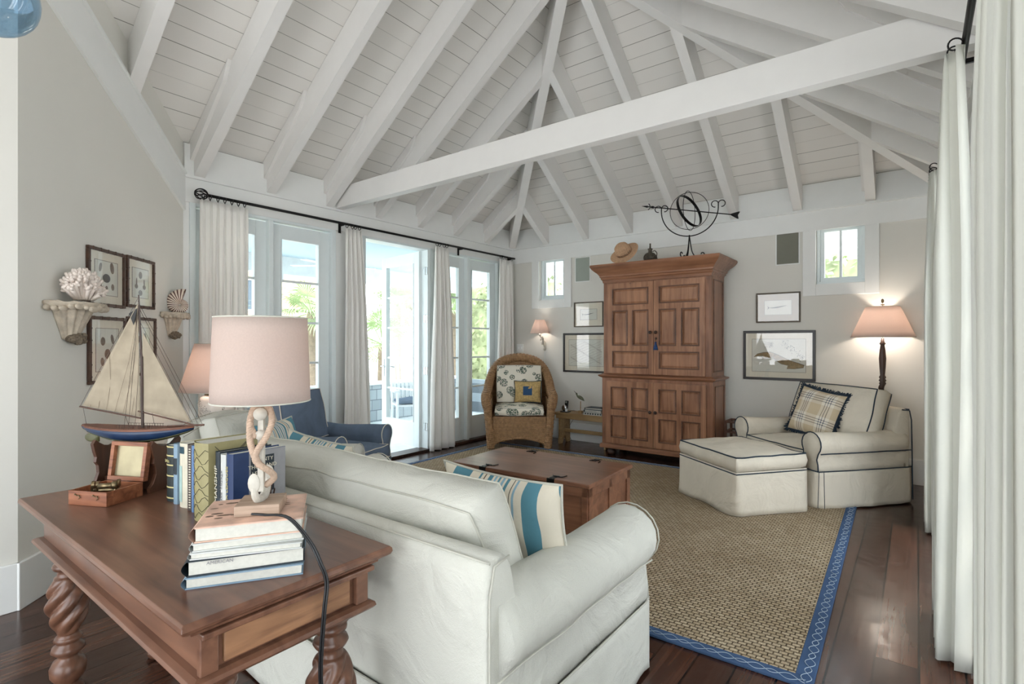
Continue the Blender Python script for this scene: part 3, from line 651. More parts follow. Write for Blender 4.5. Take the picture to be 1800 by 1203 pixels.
    for i in range(N_):
        if pts[i][2] < 1e-6 or (pts[i][2] < .06 and pts[i-1][2] < 1e-6):
            p, nv, dc = pts[i]; wl.tube([tuple(Vector(sk(i/N_, v/6))+Vector((nv.x, nv.y, 0))*.004) for v in range(7)], wr*.5, 5)
    wl.build('welt', welt, so_, smooth=True)
    return t
M['welt_s'] = plain('self_welt', srgb(192, 190, 178), .9)
t = thing('sofa', 'large white slipcovered sofa backing onto the carved console table', 'sofa', (3.04, -4.745, 0), PI)
slipchair(t, 1.90, 1.05, 'slip', 'welt_s', armh=.665, backh=.775, armw=.22, roll=.125, seath=.46, ncush=1, cush_w=1.56, cushh=.44, cush_t=.20, cush_lean=math.radians(24), cush_z=.0, skirtz=.27, wr=.0035)
t = thing('armchair', 'blue denim slipcovered armchair with white piping by the open door', 'armchair', (.70, -3.68, 0), math.radians(109))
slipchair(t, .86, .92, 'blue', 'welt_w', armh=.61, backh=.78, armw=.17, roll=.085, seath=.45, cushh=.45, cush_t=.16, cush_lean=math.radians(14), seat_out=.06, wr=.004)
t = thing('armchair', 'white slipcovered armchair with arched back behind the row of books', 'armchair', (1.42, -4.50, 0), math.radians(118))
slipchair(t, .92, .88, 'slip', 'welt_s', armh=.62, backh=.80, back_rise=.09, armw=.18, seath=.44, cushh=.42, wr=.003)
ang = math.radians(-40.5); ux, uy = Vector((math.cos(ang), math.sin(ang))), Vector((-math.sin(ang), math.cos(ang)))
fc = Vector((4.236, -1.449))-ux*.54; cc = fc+uy*.46
t = thing('armchair', 'wide cream armchair with navy piping beside the floor lamp', 'armchair', (cc.x, cc.y, 0), ang)
slipchair(t, 1.12, .92, 'slip2', 'welt_b', armh=.62, backh=.80, armw=.20, roll=.10, seath=.46, cushh=.46, cush_t=.20, cush_lean=math.radians(18), cush_w=.92, cush_z=.03, skirtz=.30, flare=.02)
# ottoman
t = thing('ottoman', 'cream slipcovered ottoman with navy piping on the woven rug', 'ottoman', (3.655, -1.575, 0.012), math.radians(-38))
m = MB(); w_, d_ = .78, .66
box_cushion('top_cushion', w_, d_, .15, 'slip2', t, (0, 0, .40), welt='welt_b', crown=.03, rings=1)
MB().box(-w_/2+.03, w_/2-.03, -d_/2+.03, d_/2-.03, .05, .34).build('base', 'slip2', t)
P = [(-w_/2+.004, -d_/2+.004), (w_/2-.004, -d_/2+.004), (w_/2-.004, d_/2-.004), (-w_/2+.004, d_/2-.004)]; pts = []
for k in range(4):
    a, b = Vector(P[k]), Vector(P[(k+1) % 4]); Ln = (b-a).length; dv = (b-a)/Ln; nv = Vector((dv.y, -dv.x))
    for i in range(18): pts.append((a+(b-a)*i/18, nv, min(i/18, 1-i/18)*Ln))
def sk(u, v):
    p, nv, dc = pts[int(round(u*len(pts))) % len(pts)]; q = p+nv*(.03*v-(.03*v if dc < .01 else 0)+wob((p.x, p.y, .1), .028, 4)*v); return (q.x, q.y, .335*(1-v)+.004)
so_ = MB().grid(sk, len(pts), 8, cu=True).build('skirt', 'slip2', t, smooth=True, solid=.006)
MB().tube([tuple(p+nv*.004)+(.325,) for p, nv, dc in pts], .005, 6, closed=True).build('welt', 'welt_b', so_, smooth=True)
# pillows
def throw(name, label, w_, h_, t_, mat, loc, rot, seed=1, group=None, trim=None):
    t = thing(name, label, 'pillow', loc, rot=rot, group=group); pm = pillow(w_, h_, t_, seed=seed); o = pm.build('cover', mat, t, smooth=True, sub=1)
    if trim == 'fringe':
        m = MB(); E = pm.edge; n = len(E)
        for i in range(n):
            for j in range(9):
                p = E[i].lerp(E[(i+1) % n], j/9); d = Vector((p.x, 0, p.z)).normalized(); a = p+Vector((0, random.uniform(-.012, .012), 0)); e = a+d*random.uniform(.022, .034)+Vector((random.uniform(-.01, .01), random.uniform(-.012, .012), random.uniform(-.01, .01))); m.tube([a, e], .0035, 4)
        m.tube(E, .010, 6, closed=True); m.build('fringe', 'welt_b', t)
    elif trim: MB().tube(pm.edge, .005, 6, closed=True).build('piping', trim, t, smooth=True)
    return t
throw('throw_pillow', 'teal and cream striped cushion upright at the sofa end nearest the big arm', .58, .42, .15, 'stripe', (3.61, -4.75, .665), (math.radians(-14), 0, math.radians(177)), 2, 'striped cushions on the sofa', 'welt_s')
throw('throw_pillow', 'teal and cream striped cushion at the far sofa end, below the blue armchair', .52, .42, .15, 'stripe', (2.40, -4.74, .665), (math.radians(-14), math.radians(-4), math.radians(184)), 4, 'striped cushions on the sofa', 'welt_s')
throw('throw_pillow', 'striped cushion half hidden behind the rope lamp', .42, .40, .14, 'stripe', (1.45, -4.48, .63), (math.radians(-10), 0, math.radians(118)), 5, None, 'welt_s')
pp = cc+uy*.02-ux*.06
throw('throw_pillow', 'plaid cushion with navy fringe on the cream armchair', .46, .44, .16, 'plaid', (pp.x+.03, pp.y-.02, .70), (math.radians(-20), math.radians(8), ang+math.radians(8)), 6, None, 'fringe')

# ------------------------------------------------------------------ console table
TX0, TX1, TY0, TY1 = 2.12, 3.635, -5.89, -5.325
t = thing('console_table', 'dark carved wooden table with barley-twist legs behind the sofa', 'table', ((TX0+TX1)/2, (TY0+TY1)/2, 0)); hx, hy = (TX1-TX0)/2, (TY1-TY0)/2
def moulded(mb, hx, hy, prof):
    """mitred horizontal moulding stack: prof = list of (inset, z)"""
    vs = []
    for ins, z in prof: vs += [(-hx+ins, -hy+ins, z), (hx-ins, -hy+ins, z), (hx-ins, hy-ins, z), (-hx+ins, hy-ins, z)]
    n = len(prof); fs = [(4*i+k, 4*i+(k+1) % 4, 4*i+4+(k+1) % 4, 4*i+4+k) for i in range(n-1) for k in range(4)]+[(3, 2, 1, 0), tuple(4*n-4+k for k in range(4))]
    return mb.add(vs, fs)
moulded(MB(), hx, hy, [(.045, .712), (.030, .716), (.028, .728), (.012, .731), (.004, .737), (0, .745), (.001, .754), (.006, .760)]).build('tabletop', 'table', t, bevel=.0015)
moulded(MB(), hx, hy, [(.065, .60), (.065, .712)]).build('apron', 'table', t)
moulded(MB(), hx, hy, [(.065, .578), (.040, .582), (.033, .590), (.036, .600), (.05, .606), (.065, .607)]).build('apron_moulding', 'table', t, bevel=.001)
dw = MB().box(hx-.064, hx-.052, -hy+.11, hy-.11, .616, .706).build('drawer', 'table_drawer', t, bevel=.003)
MB().box(hx-.064, hx-.044, -hy+.055, -hy+.095, .607, .712).box(hx-.064, hx-.044, hy-.095, hy-.055, .607, .712).box(-.01+hx-.045, hx-.02, -hy+.05, hy-.05, .700, .714).build('corner_block', 'table', t, bevel=.003)
def leg_prof():
    P = [(.052, .58), (.052, .555), (.040, .548), (.046, .540), (.046, .530), (.034, .524), (.032, .515), (.046, .505), (.050, .495), (.044, .484), (.030, .476), (.034, .468), (.033, .458)]
    for i in range(19): u = i/18; P.append((.034+.028*math.sin(PI*min(1, u*.95+.08))**.8, .452-.215*u))
    P += [(.030, .232), (.040, .222), (.046, .212), (.036, .204), (.036, .196), (.050, .184), (.054, .170), (.042, .158), (.030, .150), (.030, .140), (.048, .128), (.058, .105), (.056, .075), (.040, .050), (.030, .040), (.046, .028), (.050, .014), (.040, 0)]
    return P
def tw(a, z):
    if .237 < z < .453: u = (z-.237)/.216; return 1+.17*math.sin(PI*u)**.5*(abs(math.cos(2.5*(a-z*17)))*2-1)
    return 1
for (sx, sy) in ((-1, -1), (1, -1), (1, 1), (-1, 1)):
    P = []; pr = leg_prof()
    for i in range(len(pr)-1):
        (r0, z0_), (r1, z1_) = pr[i], pr[i+1]; k = 3 if .237 < z0_ < .46 else 1
        for j in range(k): P.append((r0+(r1-r0)*j/k, z0_+(z1_-z0_)*j/k))
    P.append(pr[-1]); MB().lathe(P[::-1], 60, fn=tw).build('leg', 'table', t, smooth=True, loc=(sx*(hx-.125), sy*(hy-.125), 0))
TZ = .7605
# ------------------------------------------------------------------ books
def book(mats, w_, h_, d_, name='book', label='', loc=(0, 0, 0), rot=(0, 0, 0), group=None, flat=False, round_=.3):
    """standing: spine at -y, thickness along x, height z. flat=True: lying, spine at -x, thickness z (w_ along y = height, d_ along x)"""
    t = thing(name, label, 'book', loc, rot=rot, group=group); c = .003
    if not flat:
        m = MB().box(-w_/2, -w_/2+c, 0, d_, 0, h_).box(w_/2-c, w_/2, 0, d_, 0, h_)
        m.grid(lambda u, v: (-w_/2+w_*u, -round_*w_*math.sin(PI*u)*.5, h_*v), 8, 1).build('cover', mats[0], t, solid=0); MB().box(-w_/2+c, w_/2-c, .002, d_-.005, .004, h_-.004).build('pages', 'paper', t)
    else:
        m = MB().box(0, d_, 0, h_, 0, c).box(0, d_, 0, h_, w_-c, w_).grid(lambda u, v: (-.35*w_*math.sin(PI*u), h_*v, w_*u), 8, 1)
        m.build('cover', mats[0], t); MB().box(.002, d_-.004, .004, h_-.004, c, w_-c).build('pages', 'paper', t)
    return t
for nm, c in (('bk_green', (30, 40, 40)), ('bk_pale', (126, 150, 168)), ('bk_cream', (206, 200, 180)), ('bk_brown', (70, 60, 56)), ('bk_steel', (90, 122, 164)), ('bk_tan', (190, 168, 132)), ('bk_map', (150, 142, 100)), ('bk_ink', (26, 38, 46)), ('bk_white', (196, 198, 194)), ('bk_teal', (24, 62, 76)), ('bk_navy', (26, 50, 92)), ('bk_grey', (140, 140, 142)), ('bk_gold', (196, 184, 130)), ('bk_label', (32, 78, 156)), ('bk_mint', (168, 196, 190)), ('bk_pink', (206, 170, 150))):
    M[nm] = plain('cloth_'+nm[3:], srgb(*c), .55, var=.3 if nm == 'bk_pink' else .08, vs=16 if nm == 'bk_pink' else 30)
G = 'books standing on the console table'; SY = -5.555
def spine_band(b, x0, x1, z0, z1, mat, w_): MB().grid(lambda u, v: (x0+(x1-x0)*u, -.3*w_*.5*math.sin(PI*((x0+(x1-x0)*u)/w_+.5))-.0012, z0+(z1-z0)*v), 8, 1).build('spine_label', mat, b)
specs = [('bk_green', 2.622, .068, .212, 'dark green leather book with gilt bands, first of the upright row'), ('bk_pale', 2.679, .034, .222, 'pale grey-blue book with dark spine label in the upright row'), ('bk_cream', 2.741, .078, .232, 'cream book with mint spine panel in the upright row'),
         ('bk_brown', 2.802, .036, .234, 'mottled dark brown book right of the cream one'), ('bk_steel', 2.834, .024, .234, 'thin steel-blue book in the upright row'), ('bk_tan', 2.868, .036, .232, 'tan book with bright blue spine label'),
         ('bk_map', 2.944, .108, .262, 'thick olive book with antique map jacket, tallest of the row'), ('bk_ink', 3.022, .032, .236, 'black-spined book with cream lettering, right of the map book'), ('bk_white', 3.060, .038, .232, 'white-spined book with grey lettering in the upright row'), ('bk_navy', 3.104, .046, .240, 'navy and grey hardback with black title panel, last of the upright row')]
for i, (mt, x, w_, h_, lab) in enumerate(specs):
    dp_ = .17 if i < 6 else (.20 if mt == 'bk_map' else .175); yy = SY-(.03 if mt == 'bk_map' else 0)
    b = book([mt], w_-.001, h_, dp_, label=lab, loc=(x, yy+w_*.15, TZ), group=G)
    if mt == 'bk_green':
        for z in (.012, .052, .095, .135, .17, .203): spine_band(b, -w_/2+.001, w_/2-.001, z, z+.005, 'bk_gold', w_)
        textobj('SARA', .016, 'bk_gold', b, (0, -.0125, .152), (PI/2, 0, 0))
    if mt == 'bk_pale': spine_band(b, -w_/2+.001, w_/2-.001, .11, .17, 'bk_ink', w_)
    if mt == 'bk_cream': spine_band(b, -w_/2+.006, w_/2-.03, .02, .15, 'bk_mint', w_); spine_band(b, -.01, .02, .195, .22, 'bk_teal', w_)
    if mt == 'bk_tan': spine_band(b, -w_/2+.001, w_/2-.001, .13, .20, 'bk_label', w_); textobj('THE SEA', .013, 'bk_white', b, (0, -.009, .165), (PI/2, -PI/2, 0))
    if mt == 'bk_brown':
        for k in range(24): spine_band(b, w_/2-.012, w_/2-.004, .01+.009*k, .014+.009*k, 'bk_cream', w_)
    if mt == 'bk_map':
        m = MB()
        for k in range(9):
            z = .02+.026*k; m.tube([(-w_/2+w_*j/9, -.3*w_*.5*math.sin(PI*j/9)-.001, z+.012*math.sin(j*1.3+k*2)) for j in range(10)], .0008, 4)
        for k in range(5): m.tube([(w_/2+.0008, .02+.02*j, .25-.03*k-.04*math.sin(j*.6+k)) for j in range(9)], .0009, 4)
        m.build('map_lines', 'ink', b)
    if mt == 'bk_ink': textobj('SEAMANSHIP', .026, 'bk_cream', b, (0, -.006, .105), (PI/2, -PI/2, 0), sx=1.15)
    if mt == 'bk_white': textobj('A Sea Voyage', .017, 'bk_grey', b, (0, -.0072, .12), (PI/2, -PI/2, 0), sx=1.3)
    if mt == 'bk_navy':
        textobj('THE SEA LEAGUES', .020, 'bk_gold', b, (-.004, -.0084, .115), (PI/2, -PI/2, 0), sx=1.05)
        MB().box(w_/2-.0004, w_/2+.0008, .050, .174, .001, h_-.001).build('grey_board', 'bk_grey', b)
        MB().box(w_/2+.0008, w_/2+.0014, .055, .134, .100, .222).build('title_panel', 'bk_ink', b)
        for j, s_ in enumerate(('TWENTY', 'THOUSAND', 'LEAGUES', 'UNDER', 'THE SEA')): textobj(s_, .0175, 'bk_cream', b, (w_/2+.0017, .0945, .208-.0215*j), (PI/2, 0, PI/2))
# lying stack
G2 = 'books lying under the rope lamp'; a0 = math.radians(57)
stack = [(.028, .30, .245, 'bk_pale', 'pale blue large book at the bottom of the lying stack', 0), (.039, .30, .245, 'bk_ink', 'thick dark jacketed book second from the bottom of the lying stack', 1), (.017, .285, .235, 'bk_white', 'thin white book in the middle of the lying stack', -1), (.021, .28, .235, 'bk_white', 'slim white book just under the topmost book of the stack', 1), (.038, .275, .23, 'bk_pink', 'book with sepia beach photograph cover on top of the stack', -.5)]
# spine toward -x' ; pages' long edge faces camera
z = TZ; cxs, cys = 3.405, -5.635
X57 = math.radians(33)
P0 = Vector((3.458, -5.815)); e1 = Vector((.545, .838)).normalized(); e2 = Vector((-e1.y, e1.x))   # e1: along near edge
for i, (th, h_, d_, mt, lab, j) in enumerate(stack):
    rz = math.atan2(e1.y, e1.x)+math.radians(1.5*j); o_ = P0+e2*(.004*i)+e1*(.004*i)
    b = book([mt], th-.0006, .255-.006*i, d_*1.08, label=lab, loc=(o_.x, o_.y, z), rot=(0, 0, rz), group=G2, flat=True)
    if i == 1: textobj('AMERICAN', .012, 'bk_grey', b, (.07, -.0006, th-.0105), (PI/2, 0, 0)); 
    if i == 4:
        MB().box(.0, .245, 0, .228, th, th+.0008).build('jacket_photo', NT('x').m if False else 'bk_pink', b)
        m = MB(); random.seed(5)
        for k in range(30):
            x = random.uniform(.015, .20); y = random.uniform(.05, .20); m.ball((x, y, th+.0008), (random.uniform(.006, .022), random.uniform(.003, .008), .0005), 8, 4)
        m.tube([(.13, .05, th+.0012), (.15, .19, th+.0012)], .0012, 4)
        for k in range(8): a = k*PI/4; m.tube([(.15, .19, th+.0012), (.15+.03*math.cos(a), .19+.02*math.sin(a), th+.0012)], .0012, 4)
        m.build('jacket_scene', 'inkbrown', b)
    z += th
SZ = z+.001
# rope lamp
LB = Vector((3.447, -5.622))
t = thing('table_lamp', 'rope and driftwood anchor table lamp with large linen drum shade', 'lamp', (LB.x, LB.y, SZ), rot=(0, 0, math.atan2(e1.y, e1.x)+math.radians(-6)))
MB().box(-.055, .055, -.055, .055, 0, .028).build('base', 'lampbase', t, bevel=.002)
am = MB().box(-.008, .008, -.008, .008, .05, .262)
am.tube([(-.052*math.cos(a)*1.0, 0, .075-.045*math.sin(a)) for a in [PI*k/14 for k in range(15)]], lambda i: .007+.005*math.sin(PI*i/14), 10)
am.build('anchor', 'whitewood', t, bevel=.002, rot=(0, 0, math.radians(82)))
for s in (-1, 1): MB().ball((s*.052, 0, .085), (.006, .016, .026), 12, 8).build('fluke', 'whitewood', t, smooth=True, rot=(0, 0, math.radians(82)))
MB().tube([(0, -.020, .262), (0, .020, .262)], .017, 14).build('stock', 'whitewood', t, smooth=True); MB().tube([(0, -.018, .205), (0, .018, .205)], .013, 14).build('peg', 'whitewood', t, smooth=True)
def rope(path, r=.008, turns=26, mb=None):
    mb = mb or MB(); P = [Vector(p) for p in path]; n = 160; L = len(P)-1
    def at(u): i = min(L-1, int(u*L)); f = u*L-i; p0, p1, p2, p3 = P[max(0, i-1)], P[i], P[i+1], P[min(L, i+2)]; return .5*((2*p1)+(-p0+p2)*f+(2*p0-5*p1+4*p2-p3)*f*f+(-p0+3*p1-3*p2+p3)*f**3)
    for s in range(3):
        pts = []
        for k in range(n+1):
            u = k/n; c = at(u); d = (at(min(1, u+.01))-at(max(0, u-.01))).normalized(); a = Vector((0, 1, 0)) if abs(d.y) < .9 else Vector((1, 0, 0)); b = d.cross(a).normalized(); a = b.cross(d)
            q = 2*PI*(s/3+u*turns); pts.append(c+a*r*.55*math.cos(q)+b*r*.55*math.sin(q))
        mb.tube(pts, r*.62, 6)
    return mb
rope([(-.012, -.012, .20), (-.026, -.010, .235), (-.018, -.008, .275), (0, -.006, .286), (.020, -.006, .275), (.028, -.010, .24), (.016, -.020, .20), (-.006, -.024, .165), (-.010, -.022, .14), (.008, -.020, .12), (.028, -.008, .10), (.030, .004, .082), (.010, .006, .065)], .008, 24, rope([(-.026, -.012, .24), (-.024, -.018, .19), (-.012, -.022, .15), (-.002, -.016, .125)], .008, 8)).build('rope', 'rope', t, smooth=True)
zb = 1.20-SZ; zt = 1.425-SZ
MB().tube([(0, 0, .26), (0, 0, zb+.12)], .009, 12).build('neck', 'lampbase', t, smooth=True)
def shade(t, r0, r1, z0, z1, seg=48, name='lamp_shade', th=.0015, hexa=False):
    m = MB()
    for rr0, rr1 in ((r0, r1),):
        m.grid(lambda u, v: ((rr0+(rr1-rr0)*v)*math.cos(2*PI*u), (rr0+(rr1-rr0)*v)*math.sin(2*PI*u), z0+(z1-z0)*v), seg, 6, cu=True)
    o = m.build(name, 'shade', t, smooth=not hexa, solid=th)
    MB().tube([(r0*math.cos(2*PI*k/seg), r0*math.sin(2*PI*k/seg), z0) for k in range(seg)], .0022, 6, closed=True).build('shade_ring', 'welt_s', o)
    MB().tube([(r1*math.cos(2*PI*k/seg), r1*math.sin(2*PI*k/seg), z1) for k in range(seg)], .0022, 6, closed=True).build('shade_ring', 'welt_s', o)
    for k in range(3): a = 2*PI*k/3; MB().tube([(0, 0, z1-.015), (r1*math.cos(a), r1*math.sin(a), z1-.003)], .0015, 5).build('shade_spoke', 'brass', o)
    return o
def lamp_light(t, z, power, r=.03, col=(1, .80, .62)):
    MB().ball((0, 0, z), (r*.6, r*.6, r*.9), 14, 10).build('bulb', 'bulb', t, smooth=True)
    l = bpy.data.lights.new('lamp_light', 'POINT'); l.energy = power; l.color = col; l.shadow_soft_size = r*1.05; o = bpy.data.objects.new('lamp_light', l); C.objects.link(o); o.parent = t; o.location = (0, 0, z); return o
shade(t, .124, .116, zb, zt); lamp_light(t, zb+.12, .3, .025)
# cord
cpts = [(3.50, -5.675, SZ+.012), (3.53, -5.66, SZ+.012), (3.575, -5.62, SZ+.003), (3.61, -5.58, .84), (3.64, -5.57, .79), (3.652, -5.56, .74), (3.655, -5.57, .66), (3.648, -5.575, .5), (3.652, -5.56, .35), (3.645, -5.57, .1), (3.60, -5.5, .008), (3.3, -5.2, .006)]
def smooth_path(P, n=60):
    P = [Vector(p) for p in P]; L = len(P)-1; out = []
    for k in range(n+1):
        u = k/n; i = min(L-1, int(u*L)); f = u*L-i; p0, p1, p2, p3 = P[max(0, i-1)], P[i], P[i+1], P[min(L, i+2)]; out.append(.5*((2*p1)+(-p0+p2)*f+(2*p0-5*p1+4*p2-p3)*f*f+(-p0+3*p1-3*p2+p3)*f**3))
    return out
bpy.context.view_layer.update(); Mi = t.matrix_world.inverted()
MB().tube([Mi @ p for p in smooth_path(cpts)], .0032, 6).tube([Mi @ (p+Vector((.004, .004, 0))) for p in smooth_path(cpts)], .0032, 6).build('cord', 'black', t, smooth=True)
# small dark twig ornament behind the lamp
t = thing('dried_twig_bundle', 'small bundle of dark dried twigs behind the rope lamp', 'ornament', (3.21, -5.50, TZ)); m = MB(); random.seed(3)
for k in range(26): a = random.uniform(0, 6.28); r_ = random.uniform(.005, .03); m.tube([(r_*math.cos(a)*.5, r_*math.sin(a)*.5, 0), (r_*math.cos(a), r_*math.sin(a), .07), (r_*1.3*math.cos(a)+.01, r_*1.2*math.sin(a), random.uniform(.11, .155))], .002, 5)
m.build('twigs', 'darkwood', t)
# wooden instrument box
bxr = math.atan2(.074, .152)
t = thing('instrument_box', 'open rosewood box with hinged lid in front of the model boat', 'box', (2.375, -5.794, TZ), bxr); bw, bd, bh = .170, .150, .052
m = MB().box(0, bw, 0, .007, 0, bh).box(0, bw, bd-.007, bd, 0, bh).box(0, .007, .007, bd-.007, 0, bh).box(bw-.007, bw, .007, bd-.007, 0, bh).box(.007, bw-.007, .007, bd-.007, 0, .006); m.build('box_body', 'boxwood', t, bevel=.001)
ld = thing('lid', None, None); ld.parent = t; ld.location = (0, bd, bh+.002); ld.rotation_euler = (math.radians(-8), 0, 0)
frame_poly(MB(), 0, bw, 0, .150, .016, 0, .022).build('lid_frame', 'boxwood', ld, bevel=.001); MB().box(.016, bw-.016, .016, .021, .016, .134).build('lid_lining', 'pewter', ld)
hk = MB()
for x in (.045, .125): hk.ball((x-.012, -.003, .040), .003, 8, 6).tube([(x-.012, -.003, .040), (x, -.004, .036), (x+.008, -.004, .038), (x+.012, -.004, .030), (x+.006, -.004, .025)], .0018, 6)
hk.build('hook', 'brass', t)
t2 = thing('sextant', 'small tarnished brass instrument lying in the rosewood box', 'instrument', tuple(Vector((2.375, -5.794))+Vector((math.cos(bxr), math.sin(bxr)))*.085+Vector((-math.sin(bxr), math.cos(bxr)))*.07)+(TZ+.0062,), bxr)
m = MB().tube([(-.06, 0, .028), (.065, .012, .035)], .006, 8).tube([(-.06, .01, .012), (.02, -.05, .012), (.065, .02, .012)], .006, 8).tube([(-.04, -.04, .012), (.04, .04, .012)], .007, 8); m.build('frame', 'brass', t2)
MB().tube([(.005, -.03, .055), (.055, -.012, .058)], .010, 14).tube([(.05, -.014, .058), (.066, -.008, .059)], .0145, 14).tube([(.055, -.012, .02), (.058, -.01, .05)], .005).build('telescope', 'brass', t2, smooth=True)
m = MB()
for (x, y, r_) in ((-.05, -.01, .014), (-.035, -.005, .014), (.02, .03, .015)): m.tube([(x, y, .052), (x+.008, y+.006, .052)], r_, 16).tube([(x, y, .01), (x, y, .05)], .004, 6)
m.build('mirror', 'brass', t2)

# ------------------------------------------------------------------ model boat + stand
bz = 1.0; bang = math.atan2(.257, .417); bc = Vector((2.304, -5.551))
t = thing('boat_stand', 'dark wooden cradle stand carrying the model sailboat', 'stand', (bc.x, bc.y, TZ), bang)
def cradle(x):
    pr = [(.085, 0), (.09, .02), (.070, .035), (.055, .07), (.058, .10), (.070, .115), (.066, .135), (.075, .16), (.082, .19), (.07, .205)]; hullp = [(.05, .190), (.03, .178), (0, .172)]
    R = [(a, b) for a, b in pr]+hullp; Lf = [(-a, b) for a, b in R[::-1][1:]]
    MB().prism(R+Lf, -.007, .007, T((x, 0, 0), (PI/2, 0, PI/2))).build('cradle_board', 'standwood', t, bevel=.0015)
cradle(-.13); cradle(.12); MB().box(-.124, .01, -.03, .03, .004, .05).box(.01, .114, -.045, .045, .004, .172).build('box_base', 'standwood', t, bevel=.002)
t = thing('model_sailboat', 'antique model sailboat with grey-beige sails and a blue hull', 'boat', (bc.x, bc.y, bz), bang); HL = .49
def hull(u, v):
    x = -HL/2+HL*u; b = .058*(math.sin(PI*min(1, max(0, .04+u*.96)))**.62 if u < .999 else 0)*(1 if u > .04 else .6); dp_ = .052*math.sin(PI*min(1, max(0, .05+u*.92)))**.8; a = PI*v; sheer = .012*(2*u-1)**2
    return (x, b*math.cos(a), sheer-dp_*math.sin(a)**.9)
m = MB().grid(hull, 30, 12); m.build('hull', 'hullblue', t, smooth=True, solid=.003)
def keel(u, v): x, y, z = hull(u, .28+.44*v); return (x, y*1.03, z-.0025)
MB().grid(keel, 30, 6).build('hull_bottom', 'hullgreen', t, smooth=True, solid=.002)
def dk(u, v): x, y, z = hull(u, 0); return (x, y*(2*v-1)*.99, z+.004-.0*(2*v-1)**2)
MB().grid(dk, 30, 4).build('deck', 'deck', t, solid=.004)
m = MB()
for s in (0, 1): m.tube([hull(i/30, s) for i in range(31)], .0035, 6)
m.build('rail', 'deck', t)
MB().box(-.20, -.175, -.002, .002, -.055, -.01).ball((-.212, 0, -.038), (.03, .003, .018), 14, 8).build('rudder', 'hullgreen', t, smooth=True)
MB().tube([(.02, 0, .0), (.016, 0, .30)], .0055, 8).tube([(.016, 0, .28), (.002, 0, .555)], lambda i: .0045-.002*i, 8).build('mast', 'darkwood', t)
MB().tube([(-.265, 0, .09), (.012, 0, .045)], .0035, 8).tube([(.0, 0, .074), (.262, 0, .018)], .0032, 8).tube([(.13, 0, .014), (.29, 0, .022)], .004, 8).build('boom', 'standwood', t)
def sail(A, B, Cc, name, belly):
    A, B, Cc = Vector(A), Vector(B), Vector(Cc); m = MB(); n = 12
    m.grid(lambda u, v: tuple((A*(1-v)+(B*(1-u)+Cc*u)*v)+Vector((0, belly*math.sin(PI*u)*math.sin(PI*v), 0))), n, n); o = m.build(name, 'sail', t, smooth=True, solid=.0012)
    q = MB()
    for k in range(1, 6):
        v0 = Cc.lerp(B, k/6); a_ = A.lerp(Cc, 1-k/6+.02)if False else A.lerp(B, .0); 
        top_ = A+(B-A)*(1-k/6)*.0; q.tube([v0, A+(v0-A)*.02+(B-A)*(0)], .0005, 4)
    return o
ms = sail((-.002, 0, .52), (-.252, 0, .094), (.010, 0, .052), 'mainsail', .018); sail((.020, 0, .40), (.012, 0, .078), (.235, 0, .030), 'jib', .012)
m = MB()
for k in range(1, 7): u = k/7; p = Vector((-.252, 0, .094)).lerp(Vector((.010, 0, .052)), u); q = Vector((-.252, 0, .094)).lerp(Vector((-.002, 0, .52)), min(1, u*1.15)) if u < .5 else Vector((.0, 0, .52)).lerp(Vector((.010, 0, .052)), (u-.5)*.9); m.tube([p+Vector((0, -.004, 0)), (p+q)/2+Vector((0, .011, 0)), q+Vector((0, -.001, 0))], .0006, 4)
m.build('sail_seams', 'inkbrown', ms)
m = MB()
for a, b in (((-.002, 0, .53), (.285, 0, .022)), ((.004, 0, .50), (.262, 0, .03)), ((.01, 0, .44), (.24, 0, .03)), ((-.002, 0, .54), (-.262, 0, .092)), ((-.25, 0, .088), (-.232, 0, .008)), ((0, 0, .50), (-.02, .05, .004)), ((0, 0, .50), (-.02, -.05, .004)), ((.008, 0, .33), (.03, .052, .004)), ((.008, 0, .33), (.03, -.052, .004)), ((0, 0, .5), (0, -.05, .004)), ((.285, 0, .02), (.20, 0, -.03)), ((-.06, 0, .06), (-.04, 0, .008))): m.tube([a, b], .0008, 5)
for k in range(14): x = -.07+.012*k; m.tube([(x, -.03, .006), (x, -.03, .02)], .0008, 4).tube([(x, .03, .006), (x, .03, .02)], .0008, 4)
m.tube([(-.07, -.03, .02), (.09, -.03, .02)], .0008, 4).tube([(-.07, .03, .02), (.09, .03, .02)], .0008, 4); m.build('rigging', 'darkwood', t)
MB().add([(-.004, 0, .50), (-.045, .004, .478), (-.018, -.003, .43), (-.012, 0, .452)], [(0, 1, 2, 3)]).build('pennant', 'black', t, solid=.001)

# ------------------------------------------------------------------ rug
t = thing('area_rug', 'woven sisal rug with a blue stitched binding under the trunk', 'rug', (2.44, -2.40, 0), math.radians(1.4)); rx, ry, bw = 2.06, 1.66, .07
rg = MB().box(-rx+bw, rx-bw, -ry+bw, ry-bw, .001, .012).build('field', 'rug', t)
frame = MB()
frame.box(-rx, rx, -ry, -ry+bw, .001, .0135).box(-rx, rx, ry-bw, ry, .001, .0135).box(-rx, -rx+bw, -ry+bw, ry-bw, .001, .0135).box(rx-bw, rx, -ry+bw, ry-bw, .001, .0135)
bo = frame.build('binding', 'denimb', t, bevel=.003)
m = MB()
def chain(a, b):
    a, b = Vector(a), Vector(b); n = int((b-a).length/.03); d = (b-a)/n; pv = Vector((-d.y, d.x, 0)).normalized()
    for s in (-1, 1): m.tube([a+d*i/4+pv*(.016*s*math.sin(PI*i/8)+.003*s)+Vector((0, 0, .001*s)) for i in range(n*4+1)], .0014, 4)
q = ry-bw*.42; p_ = rx-bw*.42; z = .0145
chain((-p_, -q, z), (p_, -q, z)); chain((-p_, q, z), (p_, q, z)); chain((-p_, -q, z), (-p_, q, z)); chain((p_, -q, z), (p_, q, z)); m.build('stitching', 'threadw', bo)
